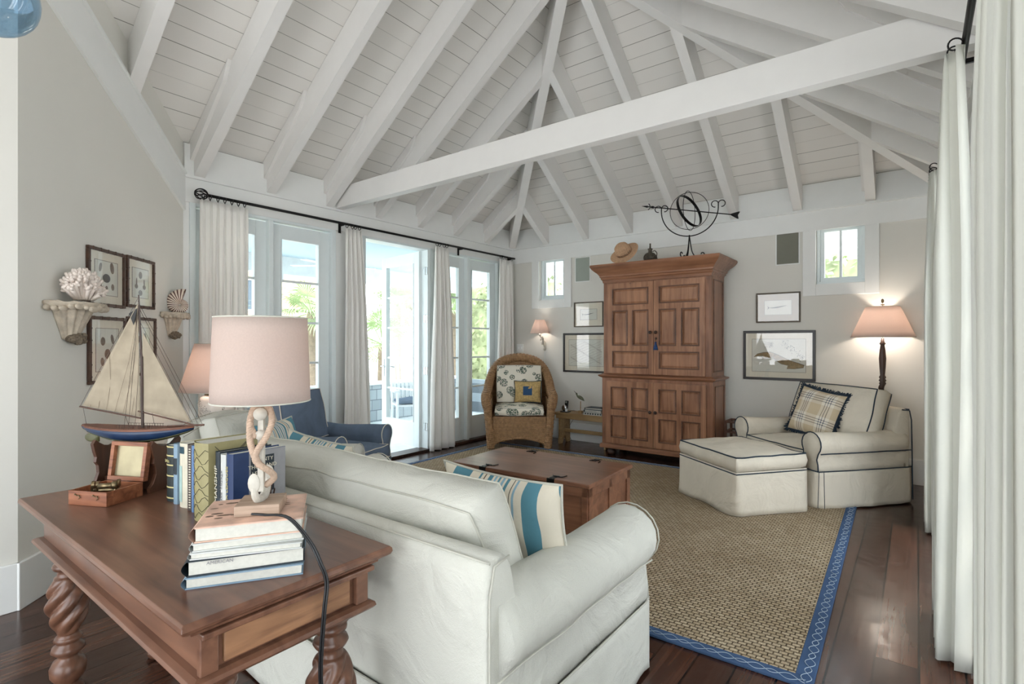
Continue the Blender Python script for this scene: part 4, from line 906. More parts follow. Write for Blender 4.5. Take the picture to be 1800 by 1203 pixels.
# ------------------------------------------------------------------ trunk coffee table
t = thing('trunk', 'long wooden trunk with panelled sides used as a coffee table', 'coffee table', (2.61, -3.05, .0138), math.radians(2)); hx, hy = .565, .33; H_ = .435
m = MB().box(-hx, hx, -hy, hy, .05, H_-.005); m.build('body', 'trunkwood', t, bevel=.004)
moulded(MB(), hx+.022, hy+.022, [(.008, H_-.028), (0, H_-.024), (0, H_-.004), (.006, H_)]).build('lid', 'trunkwood', t, bevel=.002)
moulded(MB(), hx+.018, hy+.018, [(0, 0), (0, .05), (.012, .062)]).build('plinth', 'pine_dark', t, bevel=.002)
for s in (-1, 1):
    f = MB().box(s*hx-.006, s*hx+.010, -hy, -hy+.06, .06, H_-.03).box(s*hx-.006, s*hx+.010, hy-.06, hy, .06, H_-.03).box(s*hx-.006, s*hx+.010, -.03, .03, .06, H_-.03).box(s*hx-.006, s*hx+.010, -hy, hy, .06, .11).box(s*hx-.006, s*hx+.010, -hy, hy, H_-.09, H_-.03); f.build('end_frame', 'trunkwood', t, bevel=.003)
    g = MB()
    for i in range(4): x = -hx+2*hx*i/3; g.box(max(-hx, x-.04), min(hx, x+.04), s*hy-.006 if s > 0 else s*hy-.010, s*hy+.010 if s > 0 else s*hy+.006, .06, H_-.03)
    g.box(-hx, hx, s*hy-.010, s*hy+.010, .06, .11).box(-hx, hx, s*hy-.010, s*hy+.010, H_-.09, H_-.03).build('side_frame', 'trunkwood', t, bevel=.003)
for i, x in enumerate((-.28, .30)):
    for s in (-1, 1):
        m = MB().box(x-.028, x+.028, s*(hy+.022)-.006, s*(hy+.022)+.006, H_-.045, H_+.002).box(x-.018, x+.018, s*(hy-.02)-.03, s*(hy-.02)+.045*1, H_, H_+.003); m.tube(smooth_path([(x-.03, s*(hy-.06), H_+.004), (x, s*(hy-.03), H_+.006), (x+.05, s*(hy-.04), H_+.004), (x+.06, s*(hy-.09), H_+.004)], 14), .0035, 6); m.build('leather_strap', 'iron', t)
# ------------------------------------------------------------------ armoire
AX0, AX1 = 1.83, 3.14; AW = (AX1-AX0)/2
t = thing('armoire', 'tall antique pine armoire with panelled doors against the back wall', 'armoire', ((AX0+AX1)/2, -.362, 0)); D = .243
f0 = -D
MB().box(-AW, AW, f0+.02, D, .13, .94).build('lower_case', 'pine', t, bevel=.003)
moulded(MB(), AW+.02, D+.01, [(.012, .085), (0, .09), (0, .125), (.012, .14)]).build('plinth', 'pine_h', t, bevel=.002)
u = AW-.015
MB().box(-u, u, f0+.03, D, .965, 2.10).build('upper_case', 'pine', t, bevel=.003)
moulded(MB(), AW+.04, D+.02, [(.05, .925), (.035, .932), (.018, .940), (.005, .950), (0, .958), (.006, .966), (.03, .972), (.05, .985)]).build('waist_moulding', 'pine_h', t, bevel=.001)
moulded(MB(), AW+.105, D+.105, [(.118, 2.07), (.112, 2.10), (.098, 2.115), (.100, 2.128), (.088, 2.138), (.086, 2.155), (.065, 2.185), (.042, 2.205), (.022, 2.225), (.012, 2.240), (.004, 2.252), (0, 2.265), (.003, 2.283)]).build('cornice', 'pine_h', t, bevel=.001)
for (x, y) in ((-AW+.09, f0+.09), (AW-.09, f0+.09), (-AW+.09, D-.08), (AW-.09, D-.08)):
    MB().lathe([(.03, 0), (.045, .012), (.055, .035), (.045, .058), (.032, .066), (.05, .076), (.05, .086)], 20).build('foot', 'darkwood', t, smooth=True, loc=(x, y, 0))
def door(x0, x1, z0, z1, yf, panels, knobx, knobz, st=.055):
    t_ = .022; f = MB(); xs = sorted({x0, x1}|{p for q in panels for p in q[:2]}); 
    mb = MB(); mb.box(x0, x1, yf-.004, yf+.018, z0, z1)   # backing slab
    zs = sorted({p for q in panels for p in q[2:]})
    o = mb.build('door', 'pine_panel', t); fr = MB()
    # stiles / rails: boxes around each panel (built as the door face minus the panels)
    rows = {}
    for q in panels: rows.setdefault((q[2], q[3]), []).append(q)
    rk = sorted(rows); prevz = z0
    for (a, b) in rk:
        fr.box(x0, x1, yf-t_, yf-.004, prevz, a); px_ = x0
        for q in sorted(rows[(a, b)]): fr.box(px_, q[0], yf-t_, yf-.004, a, b); px_ = q[1]
        fr.box(px_, x1, yf-t_, yf-.004, a, b); prevz = b
    fr.box(x0, x1, yf-t_, yf-.004, prevz, z1); fr.build('door_stiles', 'pine_panel', o)
    for q in panels:
        m = MB(); a, b, c, d = q; w_ = .013
        frame_poly(m, a-.004, b+.004, c-.004, d+.004, w_, yf-t_-.006, yf-.006); m.build('panel_moulding', 'pine_dark', o, bevel=.003)
        p2 = MB(); 
        vs = [(a+.014, yf-.004, c+.014), (b-.014, yf-.004, c+.014), (b-.014, yf-.004, d-.014), (a+.014, yf-.004, d-.014), (a+.032, yf-.013, c+.032), (b-.032, yf-.013, c+.032), (b-.032, yf-.013, d-.032), (a+.032, yf-.013, d-.032)]
        p2.add(vs, [(4, 5, 6, 7), (0, 1, 5, 4), (1, 2, 6, 5), (2, 3, 7, 6), (3, 0, 4, 7)]).build('panel', 'pine_panel', o)
    MB().lathe([(.006, 0), (.006, .014), (.017, .020), (.020, .028), (.014, .037), (0, .040)], 16, T((knobx, yf-t_, knobz), (PI/2, 0, 0))).build('knob', 'darkwood', o, smooth=True)
    return o
zf = f0+.02
cx = .0; g = .0025
# lower doors: 2x2 panels
for s in (-1, 1):
    a, b = (-AW+.065, -g) if s < 0 else (g, AW-.065+0); W2 = b-a; st = .062; pw = (W2-3*st)/2
    xs = [a+st, a+st+pw, a+2*st+pw, a+2*st+2*pw]; Z0_, Z1_ = .155, .895; ph = (Z1_-Z0_-.07*2-.075)/2
    zz = [Z0_+.07, Z0_+.07+ph, Z0_+.145+ph, Z1_-.07]
    door(a, b, Z0_, Z1_, zf, [(xs[i*2], xs[i*2+1], zz[j*2], zz[j*2+1]) for i in range(2) for j in range(2)], (-.03 if s < 0 else .035), .56)
zf2 = f0+.03
for s in (-1, 1):
    a, b = (-u+.065, -g) if s < 0 else (g, u-.065); W2 = b-a; st = .062; pw = (W2-3*st)/2; Z0_, Z1_ = .99, 2.055
    xs = [a+st, a+st+pw, a+2*st+pw, a+2*st+2*pw]
    pn = [(a+st, b-st, Z0_+.07, Z0_+.07+.19), (a+st, b-st, Z1_-.065-.19, Z1_-.065)]+[(xs[i*2], xs[i*2+1], Z0_+.33, Z1_-.325) for i in range(2)]
    door(a, b, Z0_, Z1_, zf2, pn, (-.03 if s < 0 else .035), 1.47)
for (z0, z1, xx) in ((.20, .88, AW), (1.03, 2.04, u)):
    for s in (-1, 1):
        m = MB(); y0, y1 = f0+.09, D-.06
        for (a, b, c, d) in ((y0, y1, z0, z0+.014), (y0, y1, z1-.014, z1), (y0, y0+.014, z0, z1), (y1-.014, y1, z0, z1)): m.box(s*xx-.004, s*xx+.008, a, b, c, d)
        m.build('side_panel_moulding', 'pine_dark', t, bevel=.002)
kk = MB().tube([(.035, zf2-.035, 1.40), (.035, zf2-.022, 1.40)], .006, 10); kk.tube([(.035, zf2-.05, 1.40+.012*math.sin(a)) if False else (.035+.010*math.cos(a), zf2-.036, 1.40+.012*math.sin(a)) for a in [2*PI*i/12 for i in range(12)]], .0025, 6, closed=True); kk.build('key', 'iron', t)
tt = thing('tassel', 'blue tassel hanging from the armoire key', 'tassel', ((AX0+AX1)/2+.035, -.362+zf2-.045, 1.395)); MB().tube([(0, 0, 0), (0, 0, -.035)], .002, 6).build('loop', 'iron', tt)
MB().ball((0, 0, -.043), .012, 12, 8).build('tassel_head', 'tassel', tt, smooth=True); MB().lathe([(.008, -.050), (.016, -.075), (.026, -.125), (0, -.123)], 20, fn=lambda a, z: 1+.1*math.cos(a*10)).build('tassel_skirt', 'tassel', tt, smooth=True)
AT = 2.2835
# hat
t = thing('straw_hat', 'tan straw hat with dark lettering tilted on top of the armoire', 'hat', (2.10, -.545, AT+.142), rot=(math.radians(52), math.radians(-22), math.radians(10)))
hb = MB().grid(lambda u_, v: ((.095+.085*v)*math.cos(2*PI*u_), (.085+.065*v)*math.sin(2*PI*u_), .012*v*v*math.cos(4*PI*u_)-.010*v), 40, 6, cu=True); hb.build('brim', 'straw', t, smooth=True, solid=.004, sub=1)
MB().lathe([(.097, .0), (.095, .03), (.090, .07), (.080, .10), (.055, .122), (.025, .118), (0, .108)], 40, T((0, 0, 0), (0, 0, 0), (1, .9, 1)), fn=lambda a, z: 1-(.16*max(0, z-.05)/.07*(math.cos(a+PI/2-.5)**8+math.cos(a+PI/2+.5)**8)*(1 if math.sin(a) < 0 else 0))).build('crown', 'straw', t, smooth=True)
for i, ch in enumerate('WRANGLER'):
    a = math.radians(-90-46+i*13.5); textobj(ch, .032, 'black', t, (.1015*math.cos(a), .1015*.9*math.sin(a), .026), (PI/2, 0, a+PI/2))
# wicker covered flask
t = thing('flask', 'small dark basket-covered flask with stopper on the armoire', 'flask', (2.43, -.56, AT))
MB().lathe([(.035, 0), (.062, .015), (.070, .045), (.058, .080), (.030, .098), (.022, .105), (.022, .135), (.028, .14), (.028, .148), (.012, .152), (.010, .16), (.008, .195), (.011, .205), (0, .21)], 24).build('bottle', 'wicker_dark', t, smooth=True)
m = MB()
for k in range(10):
    a = 2*PI*k/10
    for s in (-1, 1): m.tube([((r_+.002)*math.cos(a+s*i*.13), (r_+.002)*math.sin(a+s*i*.13), z_) for i, (r_, z_) in enumerate([(.050, .006), (.062, .015), (.069, .032), (.070, .048), (.064, .068), (.052, .085), (.032, .098)])], .0035, 5)
m.build('basket_weave', 'wicker_dark', t); MB().tube(smooth_path([(.03, 0, .11), (.055, 0, .12), (.08, 0, .09), (.078, 0, .05), (.088, 0, .01)], 16), .005, 6).build('handle', 'wicker_dark', t)
# armillary sphere
t = thing('armillary_sphere', 'black iron armillary sphere with an arrow on top of the armoire', 'sculpture', (2.86, -.50, AT), math.radians(14)); cz = .53
def ring(R, rr, rot, name, flat=0):
    m = MB(); n = 48
    if flat:
        m.grid(lambda u_, v: ((R)*math.cos(2*PI*u_), R*math.sin(2*PI*u_), flat*(v-.5)), n, 1, cu=True); o = m.build(name, 'iron', t, solid=.004)
    else: o = MB().tube([(R*math.cos(2*PI*k/n), R*math.sin(2*PI*k/n), 0) for k in range(n)], rr, 6, closed=True).build(name, 'iron', t, smooth=True)
    o.location = (0, 0, cz); o.rotation_euler = rot; return o
ring(.205, .0035, (PI/2, 0, 0), 'meridian_ring'); ring(.215, .0035, (PI/2, 0, math.radians(78)), 'meridian_ring'); ring(.19, .004, (math.radians(28), math.radians(66), 0), 'equator_band', .03)
m = MB().tube([(.30*math.cos(a), 0, cz+.02+.30*math.sin(a)) for a in [PI+PI*i/30 for i in range(31)]], .006, 8)
for s in (-1, 1):
    for q in (-1, 1): m.tube([(s*.30+q*(.035-.035*math.cos(b)), 0, cz+.02+.03+.035*math.sin(b)) for b in [PI*1.55*i/14 for i in range(15)]], .005, 6)
    m.tube([(s*.30, 0, cz+.02), (s*.30, 0, cz+.055)], .006, 6)
m.build('cradle_arc', 'iron', t, smooth=True)
a0_, a1_ = Vector((-.52, 0, cz+.105)), Vector((.50, 0, cz-.095)); d = (a1_-a0_).normalized(); nn = Vector((-d.z, 0, d.x))
m = MB().tube([a0_+d*.05, a1_-d*.03], .006, 8).tube([a0_, a0_+d*.07], [.001, .013], 8).tube([a0_+d*.11, a0_+d*.14], .014, 8).tube([a0_+d*.075+nn*.035, a0_+d*.095+nn*.01, a0_+d*.1-nn*.01, a0_+d*.08-nn*.035], .005, 6)
m.prism([(0, .008), (.07, .038), (.085, .038), (.07, 0), (.085, -.038), (.07, -.038), (0, -.008)][::1], -.004, .004, T(tuple(a1_-d*.075), (PI/2, math.atan2(-d.z, d.x)*0, 0)) @ T((0, 0, 0), (0, 0, math.atan2(d.z, d.x)))); m.build('arrow', 'iron', t)
for k in range(3):
    a = PI/2+2*PI*k/3+.5; c, s_ = math.cos(a), math.sin(a)
    pts = [(0, .262), (.010, .19), (.03, .08), (.065, .022), (.11, .006), (.15, .012), (.165, .035), (.155, .058), (.135, .056), (.13, .042)]
    MB().tube(smooth_path([(r_*c*.95, r_*s_*.95, z_) for r_, z_ in pts], 30), .006, 6).build('leg', 'iron', t, smooth=True)
# ------------------------------------------------------------------ wall things on the back wall
def picture(name, label, cat, x0, x1, z0, z1, fm, fw, matw, art=None, group=None, place=None, matm='mat', dp=.02, deco=0):
    w_, h_ = x1-x0, z1-z0; t = thing(name, label, cat, *(place or (((x0+x1)/2, -.001, z0), 0)), group=group)
    fr = frame_poly(MB(), -w_/2, w_/2, 0, h_, fw, -dp, 0)
    if deco:
        for k in range(int(h_/.075)): z = .04+.075*k; fr.box(-w_/2-.002, -w_/2+fw+.001, -dp-.002, -.001, z, z+.010).box(w_/2-fw-.001, w_/2+.002, -dp-.002, -.001, z, z+.010)
        for k in range(int(w_/.075)): x = -w_/2+.04+.075*k; fr.box(x, x+.010, -dp-.002, -.001, -.002, fw+.001).box(x, x+.010, -dp-.002, -.001, h_-fw-.001, h_+.002)
    fr.build('frame', fm, t, bevel=.003); MB().box(-w_/2+fw, w_/2-fw, -.006, -.001, fw, h_-fw).build('mat_board', matm, t)
    a, b, c, d = -w_/2+fw+matw, w_/2-fw-matw, fw+matw*1.0, h_-fw-matw
    po = MB().box(a, b, -.0072, -.006, c, d).build('print', 'print', t); frame_poly(MB(), a-.003, b+.003, c-.003, d+.003, .003, -.0082, -.006).build('print_border', 'inkbrown', po)
    if art: art(po, (a+b)/2, (c+d)/2, b-a, d-c)
    MB().box(-w_/2+fw, w_/2-fw, -.0135, -.012, fw, h_-fw).build('glass', 'glass', t); return t
FL = T((0, -.0076, 0), (PI/2, 0, 0))
def island(po, cx, cz, w_, h_):
    top = [(-.47, -.06), (-.40, .04), (-.28, .09), (-.14, .10), (-.02, .03), (.10, -.06), (.22, -.15), (.36, -.22), (.48, -.28)]; bot = [(.46, -.36), (.30, -.40), (.16, -.40), (.18, -.30), (.06, -.26), (-.04, -.16), (-.10, -.05), (-.20, -.08), (-.30, -.12), (-.28, -.02), (-.38, -.03)]
    MB().prism([(cx+x*w_, cz+y*h_) for x, y in top+bot], -.0004, .0004, FL).build('island', 'mapbrown', po); m = MB(); random.seed(4)
    for k in range(70):
        a = random.random(); x = .10+.35*a+random.uniform(-.06, .06); y = .40-.5*a+random.uniform(-.08, .08); m.tube([(cx+x*w_, -.008, cz+y*h_), (cx+(x+random.uniform(-.02, .02))*w_, -.008, cz+(y+random.uniform(-.04, .04))*h_)], .0016, 4)
    for k in range(26): m.tube([(cx+random.uniform(-.28, -.08)*w_, -.008, cz+random.uniform(.22, .42)*h_), (cx+random.uniform(-.28, -.08)*w_, -.008, cz+random.uniform(.22, .42)*h_)], .0005, 4)
    P = top+bot; m.tube([(cx+x*w_, -.0082, cz+y*h_) for x, y in P], .0016, 4, closed=True); m.build('map_lines', 'ink', po)
def harbour(po, cx, cz, w_, h_):
    m = MB(); random.seed(9)
    for k in range(14): 
        p = [(cx+(-.45+.1*i)*w_, -.008, cz+(-.4+.06*k)*h_+.02*math.sin(i*1.1+k*.8)*1.3) for i in range(10)]; m.tube(p, .0009, 4)
    m.build('map_lines', 'inkbrown', po)
def fish(po, cx, cz, w_, h_):
    m = MB().prism([(cx-.32*w_, cz-.01*h_), (cx-.1*w_, cz+.03*h_), (cx+.2*w_, cz+.10*h_), (cx+.34*w_, cz+.14*h_), (cx+.2*w_, cz+.06*h_), (cx, cz-.02*h_), (cx-.2*w_, cz-.04*h_)], -.0004, .0004, FL)
    m.prism([(cx-.32*w_, cz), (cx-.40*w_, cz+.14*h_), (cx-.36*w_, cz), (cx-.40*w_, cz-.14*h_)], -.0004, .0004, FL); m.build('fish_drawing', 'ink', po)
picture('framed_print', 'small brown-framed fish print above the island map', 'picture', 3.44, 3.88, 1.572, 1.90, 'antframe', .016, .07, fish, matm='matdark', group=None)
picture('framed_map', 'black-framed antique island map right of the armoire', 'picture', 3.305, 4.02, .942, 1.485, 'blackframe', .028, .065, island, group=None)
picture('framed_print', 'small pale fish print in a thin frame left of the armoire', 'picture', 1.095, 1.545, 1.565, 1.905, 'antframe', .014, .085, fish, matm='mat')
picture('framed_map', 'black-framed pale harbour chart partly hidden by the armoire', 'picture', .92, 1.64, .942, 1.482, 'blackframe', .026, .065, harbour)
for x0, x1, z0, z1, mt, lb in ((1.12, 1.335, 2.195, 2.515, 'grille2', 'pale grille of the in-wall loudspeaker beside the left small window'), (3.648, 3.86, 2.205, 2.53, 'grille', 'dark grey-green grille of the in-wall loudspeaker beside the right small window')):
    t = thing('wall_speaker', lb, 'speaker', ((x0+x1)/2, -.001, z0)); w_ = x1-x0; MB().box(-w_/2, w_/2, -.010, 0, 0, z1-z0).build('grille', mt, t, bevel=.003); frame_poly(MB(), -w_/2-.012, w_/2+.012, -.012, z1-z0+.012, .012, -.006, 0).build('bezel', 'trim', t)
t = thing('light_switch', 'double white switch plate in the corner behind the wicker chair', 'switch', (.16, -.001, 1.21)); MB().box(-.06, .06, -.006, 0, 0, .12).build('plate', 'trim', t, bevel=.002)
for s in (-1, 1): MB().box(s*.028-.008, s*.028+.008, -.010, -.005, .045, .075).build('toggle', 'stripw', t, bevel=.001)
t = thing('wall_sconce', 'white carved wall sconce with small pleated lamp shade', 'sconce', (.605, -.001, 1.24))
MB().tube(smooth_path([(0, -.012, .0), (.01, -.02, .05), (-.01, -.035, .10), (0, -.06, .14), (.02, -.09, .17), (.0, -.12, .20), (0, -.13, .235)], 24), lambda i: .012+.006*math.sin(i*.9), 8).ball((0, -.012, .09), (.022, .012, .05)).build('bracket', 'whitewood', t, smooth=True)
for k in range(5): MB().ball((.018*(-1)**k, -.03-.018*k, .07+.03*k), (.014, .010, .022), 10, 6).build('leaf', 'whitewood', t, smooth=True)
so2 = thing('shade_group', None, None); so2.parent = t; so2.location = (0, -.13, 0); so2.name = 'shade_holder'
m = MB().lathe([(.138, .245), (.068, .435)], 24, fn=lambda a, z: 1+.02*math.cos(a*12)); sh = MB(); sh.v = m.v; sh.f = m.f[:24]; sh.build('lamp_shade', 'shade', so2, solid=.0015)
lamp_light(so2, .33, 1.5, .015, (1, .9, .8))
MB().tube([(0, -.008, 0), (0, -.008, -.85)], .0028, 6).build('cord', 'stripw', t)

# ------------------------------------------------------------------ canted wall things
def cant(s, off, z): return ((.7071*s+.7071*off, CY0-.7071*s+.7071*off, z), math.radians(135))
def shells(seed):
    def f(po, cx, cz, w_, h_):
        random.seed(seed)
        if seed == 1: S = [(0, .0, .17, .13, 0), (-.25, .33, .09, .17, .2), (.27, .30, .06, .14, -.3), (-.28, -.24, .07, .10, .1), (.0, -.30, .06, .08, 0), (.28, -.26, .07, .10, -.2)]
        elif seed == 2: S = [(0, .28, .11, .13, 0), (-.24, .0, .04, .16, .05), (.24, .02, .04, .16, -.05), (-.24, -.12, .10, .08, 0), (.25, -.12, .10, .08, 0), (0, -.33, .12, .10, 0)]
        else: S = [(-.22, .25, .07, .12, .3), (.2, .2, .1, .1, 0), (0, -.1, .13, .12, 0), (-.2, -.3, .08, .08, 0), (.22, -.28, .08, .1, .2)]
        for i, (x, y, a, b, r_) in enumerate(S):
            MB().lathe([(1e-5, 0), (.6, .0006), (1, .0003), (1, 0)], 18, T((cx-x*w_, -.0073, cz+y*h_), (PI/2, 0, 0)) @ T((0, 0, 0), (0, 0, r_), (a*w_, b*h_, 1))).build('shell_drawing', 'ink' if (i == 0 and seed == 1) else 'inkbrown', po)
    return f
for (s0, s1, z0, z1, sd_, lb) in ((.845, 1.225, 1.585, 1.95, 1, 'faux-bamboo framed shell print, upper left of the four'), (.475, .825, 1.60, 1.955, 2, 'faux-bamboo framed shell print, upper right of the four'), (.835, 1.215, 1.10, 1.52, 3, 'faux-bamboo framed shell print, lower left behind the sail'), (.455, .815, 1.12, 1.535, 4, 'faux-bamboo framed shell print, lower right behind the jib')):
    picture('shell_print', lb, 'picture', s0, s1, z0, z1, 'bamboo', .020, .055, shells(sd_), place=cant((s0+s1)/2, .002, z0), group='framed shell prints on the angled wall', deco=1)
def bracket(label, s, z, w_, h_, loc=None):
    p, r = cant(s, .0, z); t = thing('wall_bracket', label, 'bracket', p, r)
    m = MB(); m.grid(lambda u, v: (lambda a, rr: (rr*math.cos(a)*w_/2, -rr*math.sin(a)*w_*.42-.002, -.004+wob((math.cos(a)*3, math.sin(a)*3, v), .010)))(PI*u, v), 24, 4); m.grid(lambda u, v: (lambda a: ((1-.10*v)*math.cos(a)*w_/2*(1+wob((a*2, v*2, 1), .06)), -(1-.10*v)*math.sin(a)*w_*.42-.002, -.004-.035*v))(PI*u), 30, 4)
    random.seed(int(s*99)); m.build('shelf', 'stone', t, smooth=True, solid=.008)
    for k in range(15): a = PI*(k+.5)/15; MB().ball((math.cos(a)*w_*.47, -math.sin(a)*w_*.40-.003, -.030+random.uniform(-.01, .006)), (random.uniform(.016, .03)*w_/.26, .014, random.uniform(.012, .02)), 9, 6).build('carved_shell', 'stone', t, smooth=True)
    b = MB(); b.grid(lambda u, v: (lambda a, k: (math.cos(a)*w_*k*(1+.05*math.cos(a*14)), -abs(math.sin(a))*w_*.8*k*(1+.10*math.cos(a*14))-.002+0, -.035-(h_-.07)*v))(PI*u, (.20*(1-v)**1.6+.12+.03*math.sin(PI*v))), 56, 10); b.build('carved_body', 'stone', t, smooth=True, solid=.006)
    m = MB()
    for k in range(26): m.ball((random.uniform(-.14, .14)*w_, -random.uniform(.02, .16)*w_-.006, -h_+.04+random.uniform(-.02, .02)), random.uniform(.008, .015)*w_/.26, 7, 5)
    m.ball((0, -.09*w_-.004, -h_+.04), (.15*w_, .11*w_, .03), 14, 8); m.build('scroll_foot', 'stonedark', t); return t
bracket('large carved shell wall bracket holding the white coral', 1.375, 1.585, .40, .245); bracket('small carved shell wall bracket holding the nautilus', .125+.09, 1.592, .30, .22)
p, r = cant(1.40, .098, 1.592); t = thing('coral', 'clump of branching white coral on the larger wall bracket', 'coral', p, r); random.seed(11); m = MB()
for k in range(85):
    u_ = random.uniform(.0, 1); a = k*2.4; el = math.asin(min(1, u_)); d = Vector((math.cos(a)*math.cos(el), math.sin(a)*math.cos(el)*.55, .12+math.sin(el))); c0 = Vector((d.x*.055, d.y*.06, .012)); e_ = Vector((d.x*.135, d.y*.13, .02+d.z*.135)); mid = c0.lerp(e_, .6)
    m.tube([c0, mid, e_], [.010, .011, .013], 6)
    for j in range(4): q = e_+Vector((random.uniform(-.018, .018), random.uniform(-.016, .016), random.uniform(-.012, .016))); m.tube([mid.lerp(e_, .5), q, q+(q-c0)*.06], [.007, .010, .005], 6)
m.build('branches', 'coral', t, smooth=True)
p, r = cant(.215, .075, 1.598); t = thing('nautilus_shell', 'striped nautilus shell on the smaller wall bracket', 'shell', p, math.radians(66))
def naut(u_, v):
    th = u_*2.6*PI; R = .024*math.exp(.175*th); c = Vector((-R*.72*math.cos(th), 0, R*.72*math.sin(th))); rr = R*.58; a = 2*PI*v; rad = Vector((-math.cos(th), 0, math.sin(th)))
    q = c+rad*rr*math.cos(a)+Vector((0, rr*.72*math.sin(a), 0)); return (q.x, q.y, q.z+.060)
def naut_mat():
    t_ = NT('nautilus'); v = t_.coord(); w1 = t_.n('ShaderNodeTexGradient', gradient_type='RADIAL'); mp = t_.n('ShaderNodeMapping'); mp.inputs['Rotation'].default_value = (PI/2, 0, 0); mp.inputs['Location'].default_value = (0, .06, 0)
    c = t_.n('ShaderNodeCombineXYZ'); o = t_.xyz(v); t_.l(o[0], c.inputs[0]); t_.l(t_.math('SUBTRACT', o[2], .06), c.inputs[1]); t_.l(c.outputs[0], w1.inputs[0])
    f = t_.math('FRACT', t_.math('MULTIPLY', w1.outputs['Fac'], 26)); n = t_.n('ShaderNodeTexNoise', Scale=30); t_.l(v, n.inputs[0])
    t_.l(t_.ramp(t_.math('ADD', f, t_.math('MULTIPLY', n.outputs[0], .3)), [(.50, srgb(86, 46, 34)), (.62, srgb(228, 214, 198))]), t_.b.inputs['Base Color']); t_.b.inputs['Roughness'].default_value = .35; return t_.m
M['naut'] = naut_mat(); MB().grid(naut, 70, 16).build('shell_body', 'naut', t, smooth=True, solid=.002)

# ------------------------------------------------------------------ wicker armchair
t = thing('wicker_armchair', 'honey-brown wicker armchair with botanical cushions in the corner', 'armchair', (.66, -.70, 0), math.radians(37)); wt = t
half = [(-.36, -.36, .02), (-.375, -.37, .25), (-.40, -.37, .50), (-.42, -.36, .60), (-.43, -.28, .66), (-.43, -.12, .68), (-.42, .04, .72), (-.40, .17, .84), (-.34, .26, .99), (-.22, .31, 1.10), (0, .33, 1.145)]
path = half+[(-x, y, z_) for x, y, z_ in half[::-1][1:]]
pp_ = smooth_path(path, 330); p9 = smooth_path(path, 660)
random.seed(2); MB().tube(p9, lambda i: (.058 if i > 72 and i < 588 else .050)*(.94+.13*abs(math.sin(i*PI/6))), 16).build('rim', 'wicker', t, smooth=True)
def shell(u_, v):   # inner back: from rim down to the seat
    i = 66+int(round(u_*198)); p = pp_[i]; zb_ = .40; return (p.x*(1-.04*v), p.y*(1-.02*v), p.z*(1-v)+zb_*v)
MB().grid(shell, 66, 24).build('backrest', 'wicker', t, smooth=True, solid=.022)
MB().grid(lambda u_, v: ((-.37+.02*v)*1, -.36+.66*u_, .62*(1-v)+.10*v), 20, 14).grid(lambda u_, v: ((.37-.02*v)*1, -.36+.66*u_, .62*(1-v)+.10*v), 20, 14).build('side_panel', 'wicker', t, solid=.02)
MB().grid(lambda u_, v: (-.33+.66*u_, -.375-.012*math.sin(PI*u_), .42*(1-v)+v*(.06+.09*math.sin(PI*u_)**.6)), 40, 12).build('apron', 'wicker', t, solid=.025)
MB().tube([(-.33+.66*k/30, -.378-.012*math.sin(PI*k/30), .06+.09*math.sin(PI*k/30)**.6) for k in range(31)], .016, 8).build('apron_edge', 'wicker', t, smooth=True)
MB().box(-.34, .34, -.36, .28, .38, .41).build('seat', 'wicker', t)
for s in (-1, 1): MB().tube([(s*.36, -.37, 0), (s*.36, -.37, .10)], .028, 10).build('leg', 'benchwood', t); MB().tube([(s*.30, .25, 0), (s*.33, .27, .40)], .024, 10).build('leg', 'benchwood', t)
def local(tt_, x, y, z_): a = tt_.rotation_euler.z; return (tt_.location.x+x*math.cos(a)-y*math.sin(a), tt_.location.y+x*math.sin(a)+y*math.cos(a), z_)
ct = thing('seat_cushion', 'botanical print seat cushion on the wicker chair', 'cushion', local(wt, 0, -.08, .475), math.radians(37)); box_cushion('cover', .62, .56, .12, 'floral', ct, (0, 0, 0), welt='welt_s', crown=.02, wr=.004)
ct = thing('back_cushion', 'botanical print back cushion standing in the wicker chair', 'cushion', local(wt, 0, .155, .79), rot=(math.radians(-12), 0, math.radians(37))); box_cushion('cover', .60, .50, .11, 'floral', ct, (0, 0, 0), (PI/2, 0, 0), welt='welt_s', crown=.02, wr=.004)
ct = thing('throw_pillow', 'small gold quilted pillow with a blue square on the wicker chair', 'pillow', local(wt, .115, .03, .695), rot=(math.radians(-14), 0, math.radians(33)))
pm = pillow(.36, .29, .10, seed=3); pm.build('cover', 'needle', ct, smooth=True, sub=1); MB().box(-.06, .06, -.055, -.044, -.055, .065).build('blue_square', 'bluesq', ct, bevel=.004); MB().tube(pm.edge, .006, 6, closed=True).build('cord_trim', 'welt_b', ct, smooth=True)
